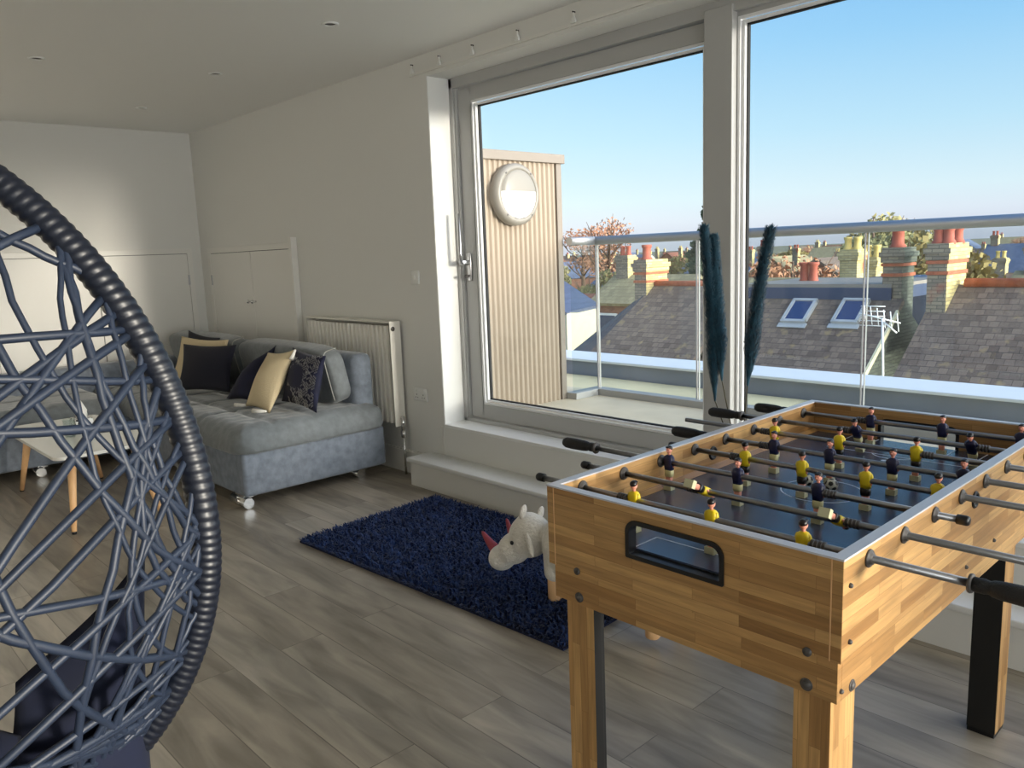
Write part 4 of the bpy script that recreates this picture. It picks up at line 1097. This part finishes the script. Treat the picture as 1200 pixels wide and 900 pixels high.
b = MB(); b.slab([(x1-.02, 17.6, ZB-TT*.33+.03), (x1-.02, 13.2, ZB-TT*4.73+.03), (x1+.03, 13.2, ZB-TT*4.73+.03), (x1+.03, 17.6, ZB-TT*.33+.03)], .1)
obj('verge', b, 'render', hB, label='pale yellow verge board')
un = Vector((0, -TT, -0)).normalized()
sl = Vector((0, -1, -TT)).normalized(); nr = Vector((0, -TT, 1)).normalized()
for (cx, cyy) in ((-8.98, 17.50), (-7.80, 17.53)):
    c = Vector((cx, cyy, ZB-TT*(17.93-cyy)))+nr*.05
    b = MB(); w, hgt = .26, .36
    for (a, d_, ww, hh) in ((-w, 0, .035, hgt), (w, 0, .035, hgt)): b.obox(c+Vector((a, 0, 0)), Vector((ww, 0, 0)), sl*hh, nr*.05)
    for s in (-1, 1): b.obox(c+sl*(s*hgt), Vector((w+.035, 0, 0)), sl*.035, nr*.05)
    b.obox(c+sl*(hgt+.1)-nr*.03, Vector((w+.08, 0, 0)), sl*.07, nr*.012)
    v = obj('roof_window', b, 'vframe', hB)
    b = MB(); b.obox(c, Vector((w-.03, 0, 0)), sl*(hgt-.03), nr*.02); obj('pane', b, 'vglass', v, world=False)
pots = MB
for px in (942.5, 953):
    p = at_y(px, 331, 19.5); obj('chimney_pot', MB().lathe([(.13, 0), (.14, .05), (.11, .1), (.10, .42), (.14, .46), (.14, .52), (.1, .52), (.09, .05)], (p.x, 19.5, ZR-.05), seg=14), 'pot', hB)
# wide grey chimney on the gable
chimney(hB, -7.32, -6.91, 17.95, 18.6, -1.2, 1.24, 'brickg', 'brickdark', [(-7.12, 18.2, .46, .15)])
# --- TV aerial on the roof
p = at_y(1036, 432, 14.2); pt = at_y(1034, 376, 14.2)
ae = empty('tv_aerial', p, 'white television aerial on a thin pole above the dark roof', 'aerial')
b = MB(); b.tube([p+Vector((0, 0, -.5)), pt+Vector((0, 0, .05))], .022, 8); b.tube([pt+Vector((.25, 0, -.2)), pt, pt+Vector((0, 0, 0))], .015, 6); obj('pole', b, 'bead', ae)
b = MB(); c = pt+Vector((-.08, 0, .08)); b.tube([c+Vector((-.28, -.1, .05)), c+Vector((.35, .1, -.12))], .013, 6)
for k in range(6):
    q_ = c+Vector((-.2+.1*k, -.07+.035*k, .04-.03*k)); b.tube([q_+Vector((-.02, .0, .16)), q_+Vector((.02, 0, -.16))], .009, 5)
for k in range(5):
    zz = -.17+.085*k; b.tube([c+Vector((-.30, 0, zz)), c+Vector((.12, 0, zz))], .009, 5)
obj('antenna', b, 'bead', ae)
# --- C: right roof with big chimney
hC = empty('terraced_house', (-3, 18, GZ), 'brown tiled house roof with terracotta ridge and a tall sunlit chimney, at the right', 'house')
x0, x1 = -6.18, 2.0
b = MB(); b.slab([(x0, 18, ZR), (x0, 13.2, ZR-TT*4.8), (x1, 13.2, ZR-TT*4.8), (x1, 18, ZR)], .12); b.slab([(x0, 18, ZR), (x1, 18, ZR), (x1, 21.9, ZR-TT*3.9), (x0, 21.9, ZR-TT*3.9)], .12)
obj('roof', b, 'slate', hC); obj('ridge_tiles', MB().tube([(x0+.5, 18, ZR+.03), (x1, 18, ZR+.03)], .1, 8), 'ridge', hC, label='terracotta ridge tiles')
obj('wall', MB().box(x0+.1, x1, 13.6, 21.6, GZ, ZR-3.35), 'brickr', hC)
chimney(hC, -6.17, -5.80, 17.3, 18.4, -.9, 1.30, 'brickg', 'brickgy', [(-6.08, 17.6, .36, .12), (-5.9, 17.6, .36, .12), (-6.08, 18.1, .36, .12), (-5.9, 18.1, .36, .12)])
# small dormer between the two chimneys
hD = empty('terraced_house', (-7, 23, GZ), 'grey dormer with a pale sloping edge between the two big chimneys', 'house')
b = MB(); b.box(-9.2, -7.75, 22, 23.3, -2.4, .1); obj('dormer_wall', b, 'lead', hD); b = MB(); b.box(-9.3, -7.7, 21.9, 23.4, .1, .42); obj('flat_top', b, 'bluefelt', hD)
b = MB(); b.box(-11.5, -4.5, 22.2, 23.4, GZ, -1.4); obj('wall', b, 'brickr', hD)

def house(name, x0, x1, yc, dep, zr, t, label, group=None, mroof='slate', mwall='brickr', axis='x', chim=True, wins=0, rr=None, eave=None):
    o = empty(name, ((x0+x1)/2, yc, GZ), label, 'house', group)
    hd = dep/2; ze = zr-t*hd
    b = MB()
    if axis == 'x':
        b.slab([(x0-.2, yc, zr), (x0-.2, yc-hd-.3, zr-t*(hd+.3)), (x1+.2, yc-hd-.3, zr-t*(hd+.3)), (x1+.2, yc, zr)], .15)
        b.slab([(x0-.2, yc, zr), (x1+.2, yc, zr), (x1+.2, yc+hd+.3, zr-t*(hd+.3)), (x0-.2, yc+hd+.3, zr-t*(hd+.3))], .15)
        obj('roof', b, mroof, o)
        b = MB(); b.prism([(yc-hd, GZ), (yc+hd, GZ), (yc+hd, ze-.1), (yc, zr-.15), (yc-hd, ze-.1)], 'yz', x0, x1)
    else:
        xc = (x0+x1)/2; hw = (x1-x0)/2; ze = zr-t*hw
        b.slab([(xc, yc-hd-.2, zr), (x1+.3, yc-hd-.2, zr-t*(hw+.3)), (x1+.3, yc+hd, zr-t*(hw+.3)), (xc, yc+hd, zr)], .15)
        b.slab([(xc, yc-hd-.2, zr), (xc, yc+hd, zr), (x0-.3, yc+hd, zr-t*(hw+.3)), (x0-.3, yc-hd-.2, zr-t*(hw+.3))], .15)
        obj('roof', b, mroof, o)
        b = MB(); b.prism([(x0, GZ), (x1, GZ), (x1, ze-.1), (xc, zr-.15), (x0, ze-.1)], 'xz', yc-hd, yc+hd)
    obj('wall', b, mwall, o)
    yf = yc-hd
    for k in range(wins):
        xx = x0+(x1-x0)*(k+.5)/wins
        for zz in (ze-1.3, ze-4.0):
            w = obj('window', MB().box(xx-.6, xx+.6, yf-.06, yf+.02, zz-.75, zz+.65), 'winw', o)
            obj('pane', MB().box(xx-.5, xx+.5, yf-.08, yf-.05, zz-.65, zz+.55), 'wing', w, world=False)
    if chim:
        for cx in ((x0+.5,) if chim == 1 else (x0+.5, x1-.5)):
            yy = yc if axis == 'x' else yc-hd+.6
            zc = zr+.9
            chimney(o, cx-.35, cx+.35, yy-.3, yy+.3, zr-1.2, zc, 'brickg', 'brickgy', [(cx-.17, yy, .45, .13), (cx+.17, yy, .45, .13)], pm='potb' if (int(x0*7) % 2) else 'pot', band=False)
    return o
# house with blue slate roof and white wall at far left, seen past the corrugated block
hE = empty('annex_house', (-22, 24, GZ), 'low white rendered house with blue slate roof beside the corrugated block', 'house')
a, c, d_, e_ = at_y(655, 325, 27), at_y(703, 357, 24), at_y(664, 366, 22.6), at_y(640, 362, 22.4)
b = MB(); b.slab([a, c, d_, e_], .12); obj('roof', b, 'slateb', hE)
w0, w1_ = at_y(664, 368, 22.6), at_y(702, 358, 24)
b = MB(); b.add([w0, w1_, Vector((w1_.x, w1_.y, GZ)), Vector((w0.x, w0.y, GZ)), w0+Vector((-3, 2, 0)), w1_+Vector((-3, 2, 0)), Vector((w1_.x-3, w1_.y+2, GZ)), Vector((w0.x-3, w0.y+2, GZ))], [(0, 1, 2, 3), (4, 7, 6, 5), (0, 4, 5, 1), (1, 5, 6, 2), (2, 6, 7, 3), (3, 7, 4, 0)])
obj('wall', b, 'render', hE)
# mossy roof behind A
house('town_house', -24.6, -20.2, 30, 3.4, .22, .6, 'mossy olive roofed house behind the buff chimney on the left', mroof='slate2', mwall='brickr', wins=3, chim=1)
# row behind B: mossy ridge, buff chimneys
house('town_house', -18.8, -10.0, 30, 7.5, .05, .6, 'mossy tiled roof row rising just behind the grey flat roof edge', mroof='slate2', mwall='brickr', chim=0)
for q, lb in (((999, 292), 'buff chimney stack with two yellow pots behind the right roof window'), ((1022, 301), 'smaller buff chimney stack beside the wide grey chimney')):
    Yc = 24 if q[0] < 1010 else 25.2
    p = at_y(q[0], q[1], Yc); w = .26 if q[0] < 1010 else .24
    o = empty('chimney', (p.x, Yc, -2), lb, 'chimney')
    chimney(o, p.x-w, p.x+w, Yc-.25, Yc+.3, -3.0, p.z, 'brickbuff', 'brickgy', [(p.x-.14, Yc, .38, .12), (p.x+.15, Yc, .38, .12)], pm='potb', band=False)
    o['group'] = ''; del o['group']
house('town_house', -8.6, 3.0, 33, 9, .12, .5, 'long green grey roof with white gabled windows beyond the right ridge', mroof='slate2', mwall='render', wins=6, chim=2)
# ------------------------------------------------------------------ trees
def tree_meshes(kind, seed, n=1500, blobs=9, conifer=False, leaf=.16, sparse=False):
    """unit tree, crown about 1 high, leaves as small tilted blades; returns crown mesh + trunk mesh"""
    rr = random.Random(seed); vs = []; fs = []
    cs = []
    if conifer:
        for k in range(12):
            z = .12+.8*k/11
            for j in range(5): a = rr.uniform(0, 6.28); rad = (1.0-z)*.42; cs.append((rad*.55*math.cos(a), rad*.55*math.sin(a), z, rad*.5, .05))
    else:
        for k in range(blobs):
            a = rr.uniform(0, 6.28); d = rr.uniform(0, .32); cs.append((d*math.cos(a), d*math.sin(a), rr.uniform(.38, .86), rr.uniform(.12, .22), rr.uniform(.11, .18)))
    for i in range(n):
        c = rr.choice(cs); th = rr.uniform(0, 6.28); ph = math.acos(rr.uniform(-1, 1)); r = rr.random()**.4
        p = Vector((c[0]+c[3]*r*math.sin(ph)*math.cos(th), c[1]+c[3]*r*math.sin(ph)*math.sin(th), c[2]+c[4]*r*math.cos(ph)))
        u = Vector((rr.gauss(0, 1), rr.gauss(0, 1), rr.gauss(0, 1))).normalized(); w = u.orthogonal().normalized(); s = leaf*rr.uniform(.06, .16)
        o_ = len(vs); vs += [p-u*s, p+w*s*.7, p+u*s, p-w*s*.7]; fs.append((o_, o_+1, o_+2, o_+3))
    me = bpy.data.meshes.new('crown'); me.from_pydata([tuple(v) for v in vs], [], fs)
    b = MB(); b.tube([(0, 0, 0), (0, 0, .3), (.01, 0, .6), (0, 0, .9)], [.03, .022, .013, .004], 7)
    for k in range(16 if not conifer else 0):
        a = rr.uniform(0, 6.28); z = rr.uniform(.22, .6); l = rr.uniform(.2, .38)
        q0 = Vector((0, 0, z)); q1 = q0+Vector((math.cos(a)*l*.5, math.sin(a)*l*.5, l*.45)); q2 = q0+Vector((math.cos(a)*l*.85, math.sin(a)*l*.85, l*1.0))
        b.tube([q0, q1, q2], [.01, .006, .002], 5)
        for j in range(3):
            a2 = a+rr.uniform(-.9, .9); b.tube([q1, q1+Vector((math.cos(a2)*.12, math.sin(a2)*.12, .14))], [.004, .001], 4)
    tm = b.mesh('trunk', mats_of('bark'))
    return me, tm
kinds = {}
occ = [(-27, -18, 27, 37), (-23, -10, 25, 35), (-10, 4, 27, 39), (-20, 4, 20, 30)]   # ground already built on
def free(q): return all(q[1] < o_[0] or q[0] > o_[1] or q[3] < o_[2] or q[2] > o_[3] for o_ in occ)
def tree(kind, px, ytop, Y, label, group=None, wide=1.0):
    if kind not in kinds:
        prm = {'leafo': dict(seed=1, n=1500, leaf=.13), 'leafg': dict(seed=2, n=4200, leaf=.2), 'leafd': dict(seed=3, n=3200, conifer=True, leaf=.22), 'leafy': dict(seed=4, n=4200, leaf=.2), 'bush': dict(seed=6, n=2600, leaf=.26)}[kind]
        kinds[kind] = tree_meshes(kind, **prm)
        kinds[kind][0].materials.append(MT['leafg' if kind == 'bush' else kind])
    me, tm = kinds[kind]
    p = at_y(px, ytop, Y); h = p.z-GZ; r_ = .45*h*wide
    occ.append((p.x-r_, p.x+r_, Y-r_, Y+r_))
    o = empty('tree', (p.x, Y, GZ), label, 'tree', group)
    for nm, m in (('crown', me), ('trunk', tm)):
        q = bpy.data.objects.new(nm, m); col.objects.link(q); q.parent = o
        q.scale = (h*wide, h*wide, h); q.rotation_euler = (0, 0, px*.7)
tree('leafo', 712, 248, 75, 'bare orange brown autumn tree rising above the handrail on the left', wide=.9)
tree('leafo', 682, 262, 105, 'lower pinkish bare tree just left of the orange autumn tree', wide=1.2)
tree('leafd', 829, 237, 60, 'dark conifer at the left edge of the window mullion', wide=1.0)
tree('leafg', 1024, 239, 70, 'tall olive green tree rising above the handrail behind the antenna', wide=1.0)
tree('leafy', 1052, 250, 84, 'golden green tree touching the olive tree on its right', wide=.9)
tree('leafy', 1075, 268, 40, 'golden leafed tree behind the two big chimneys', wide=.9)
tree('leafo', 930, 290, 46, 'rusty bare shrub behind the mossy ridge', wide=1.2)
# distant town
rr = random.Random(5)
G2 = 'small distant houses of the town'
cnt = 0
for row in range(9):
    Y = 40+row*12*(1+row*.16)
    n_ = 8+row
    for k in range(n_):
        az = -1.02+1.0*(k+rr.uniform(.15, .85))/n_
        x = Y*math.tan(az); wd = rr.uniform(7, 14)
        mr = rr.choice(('slate', 'slateb', 'slater', 'slate2', 'slate')); mw = rr.choice(('brickr', 'render', 'brickr', 'render'))
        yc_, dep_ = Y+rr.uniform(-2, 2), rr.uniform(7, 9)
        bb = (x-wd/2-.5, x+wd/2+.5, yc_-dep_/2-.5, yc_+dep_/2+.5)
        if not free(bb): continue
        occ.append(bb)
        house('distant_house', x-wd/2, x+wd/2, yc_, dep_, rr.uniform(-1.9, .5)-.0*row, .65, 'small tiled house in the distant town below the horizon', G2, mr, mw, rr.choice(('x', 'x', 'y')), rr.choice((1, 2)), wins=2 if row < 4 else 0)
        cnt += 1

rt_ = random.Random(9); placed = []
def horizon(px): return 450+(cam_r.z*(px-600)+fwd.z*F)/cam_u.z
k = 0
while len(placed) < 34 and k < 3000:
    k += 1
    px = rt_.uniform(640, 1260); Y = rt_.uniform(42, 260)
    yt = horizon(px)+rt_.uniform(3, 20)*(60/Y)**.3
    p = at_y(px, yt, Y); h = p.z-GZ; wide = rt_.uniform(.7, 1.2)
    if h < 1.5 or any((p.x-a)**2+(Y-b_)**2 < (.42*(h*wide+r))**2 for a, b_, r in placed): continue
    r_ = .45*h*wide
    if not free((p.x-r_, p.x+r_, Y-r_, Y+r_)): continue
    placed.append((p.x, Y, h*wide))
    kd = rt_.choice(('leafg', 'leafy', 'leafo', 'bush', 'leafo', 'leafd'))
    nm = {'leafg': 'green', 'leafy': 'golden', 'leafo': 'brown bare', 'bush': 'round green', 'leafd': 'dark evergreen'}[kd]
    tree(kd, px, yt, Y, 'small %s tree among the distant roofs' % nm, 'distant %s trees' % nm, wide)

# ================================================================== LIGHT
GLOW, BACK = 7.2, .2
wd = bpy.data.worlds.new('world'); sc.world = wd; wd.use_nodes = True; nt = wd.node_tree; nt.nodes.clear()
out = nt.nodes.new('ShaderNodeOutputWorld'); bg = nt.nodes.new('ShaderNodeBackground'); nt.links.new(bg.outputs[0], out.inputs[0])
tc = nt.nodes.new('ShaderNodeTexCoord'); se = nt.nodes.new('ShaderNodeSeparateXYZ'); nt.links.new(tc.outputs['Generated'], se.inputs[0])
cr = nt.nodes.new('ShaderNodeValToRGB'); nt.links.new(se.outputs['Z'], cr.inputs[0])
el = cr.color_ramp.elements
stops = [(0.0, (198, 204, 222)), (.012, (214, 220, 235)), (.03, (224, 234, 246)), (.055, (220, 241, 250)), (.125, (188, 228, 250)), (.22, (150, 207, 247)), (.31, (120, 186, 242)), (.6, (90, 152, 224)), (1.0, (74, 134, 212))]
el[0].position = 0; el[0].color = lin(stops[0][1]); el[1].position = 1; el[1].color = lin(stops[-1][1])
for p_, c_ in stops[1:-1]: e = el.new(p_); e.color = lin(c_)
az, elv = math.atan2(.17, 1.0), R(3.8)
v = Vector((math.cos(az)*math.cos(elv), math.sin(az)*math.cos(elv), math.sin(elv)))
# the sky glows broadly round the low sun and has a fill lobe added behind the camera to brighten the room
def lobe(d, power, rgb):
    dt = nt.nodes.new('ShaderNodeVectorMath'); dt.operation = 'DOT_PRODUCT'; nt.links.new(tc.outputs['Generated'], dt.inputs[0]); dt.inputs[1].default_value = d
    mx = nt.nodes.new('ShaderNodeMath'); mx.operation = 'MAXIMUM'; mx.inputs[1].default_value = 0; nt.links.new(dt.outputs['Value'], mx.inputs[0])
    pw = nt.nodes.new('ShaderNodeMath'); pw.operation = 'POWER'; pw.inputs[1].default_value = power; nt.links.new(mx.outputs[0], pw.inputs[0])
    sc_ = nt.nodes.new('ShaderNodeVectorMath'); sc_.operation = 'SCALE'; sc_.inputs[0].default_value = rgb; nt.links.new(pw.outputs[0], sc_.inputs['Scale'])
    return sc_.outputs[0]
last = cr.outputs[0]
for lb in (lobe(v, 2.0, (GLOW*1.0, GLOW*.97, GLOW*.92)), lobe((-.86, .5, .1), 8, (.16, .16, .12)), lobe((0.25, -.97, 0.0), 1.5, (BACK*.95, BACK*.97, BACK*1.0))):
    ad = nt.nodes.new('ShaderNodeVectorMath'); ad.operation = 'ADD'; nt.links.new(last, ad.inputs[0]); nt.links.new(lb, ad.inputs[1]); last = ad.outputs[0]
nt.links.new(last, bg.inputs[0]); bg.inputs[1].default_value = 1.0
sd = bpy.data.lights.new('sun', 'SUN'); so = bpy.data.objects.new('sun', sd); col.objects.link(so)
sd.energy = 5.5; sd.color = (1, .9, .76); sd.angle = R(8.0)
so.rotation_euler = v.to_track_quat('Z', 'Y').to_euler()

vs_ = sc.view_settings; vs_.view_transform = 'Standard'; vs_.look = 'None'; vs_.gamma = 1; vs_.use_curve_mapping = False; vs_.exposure = 0.1
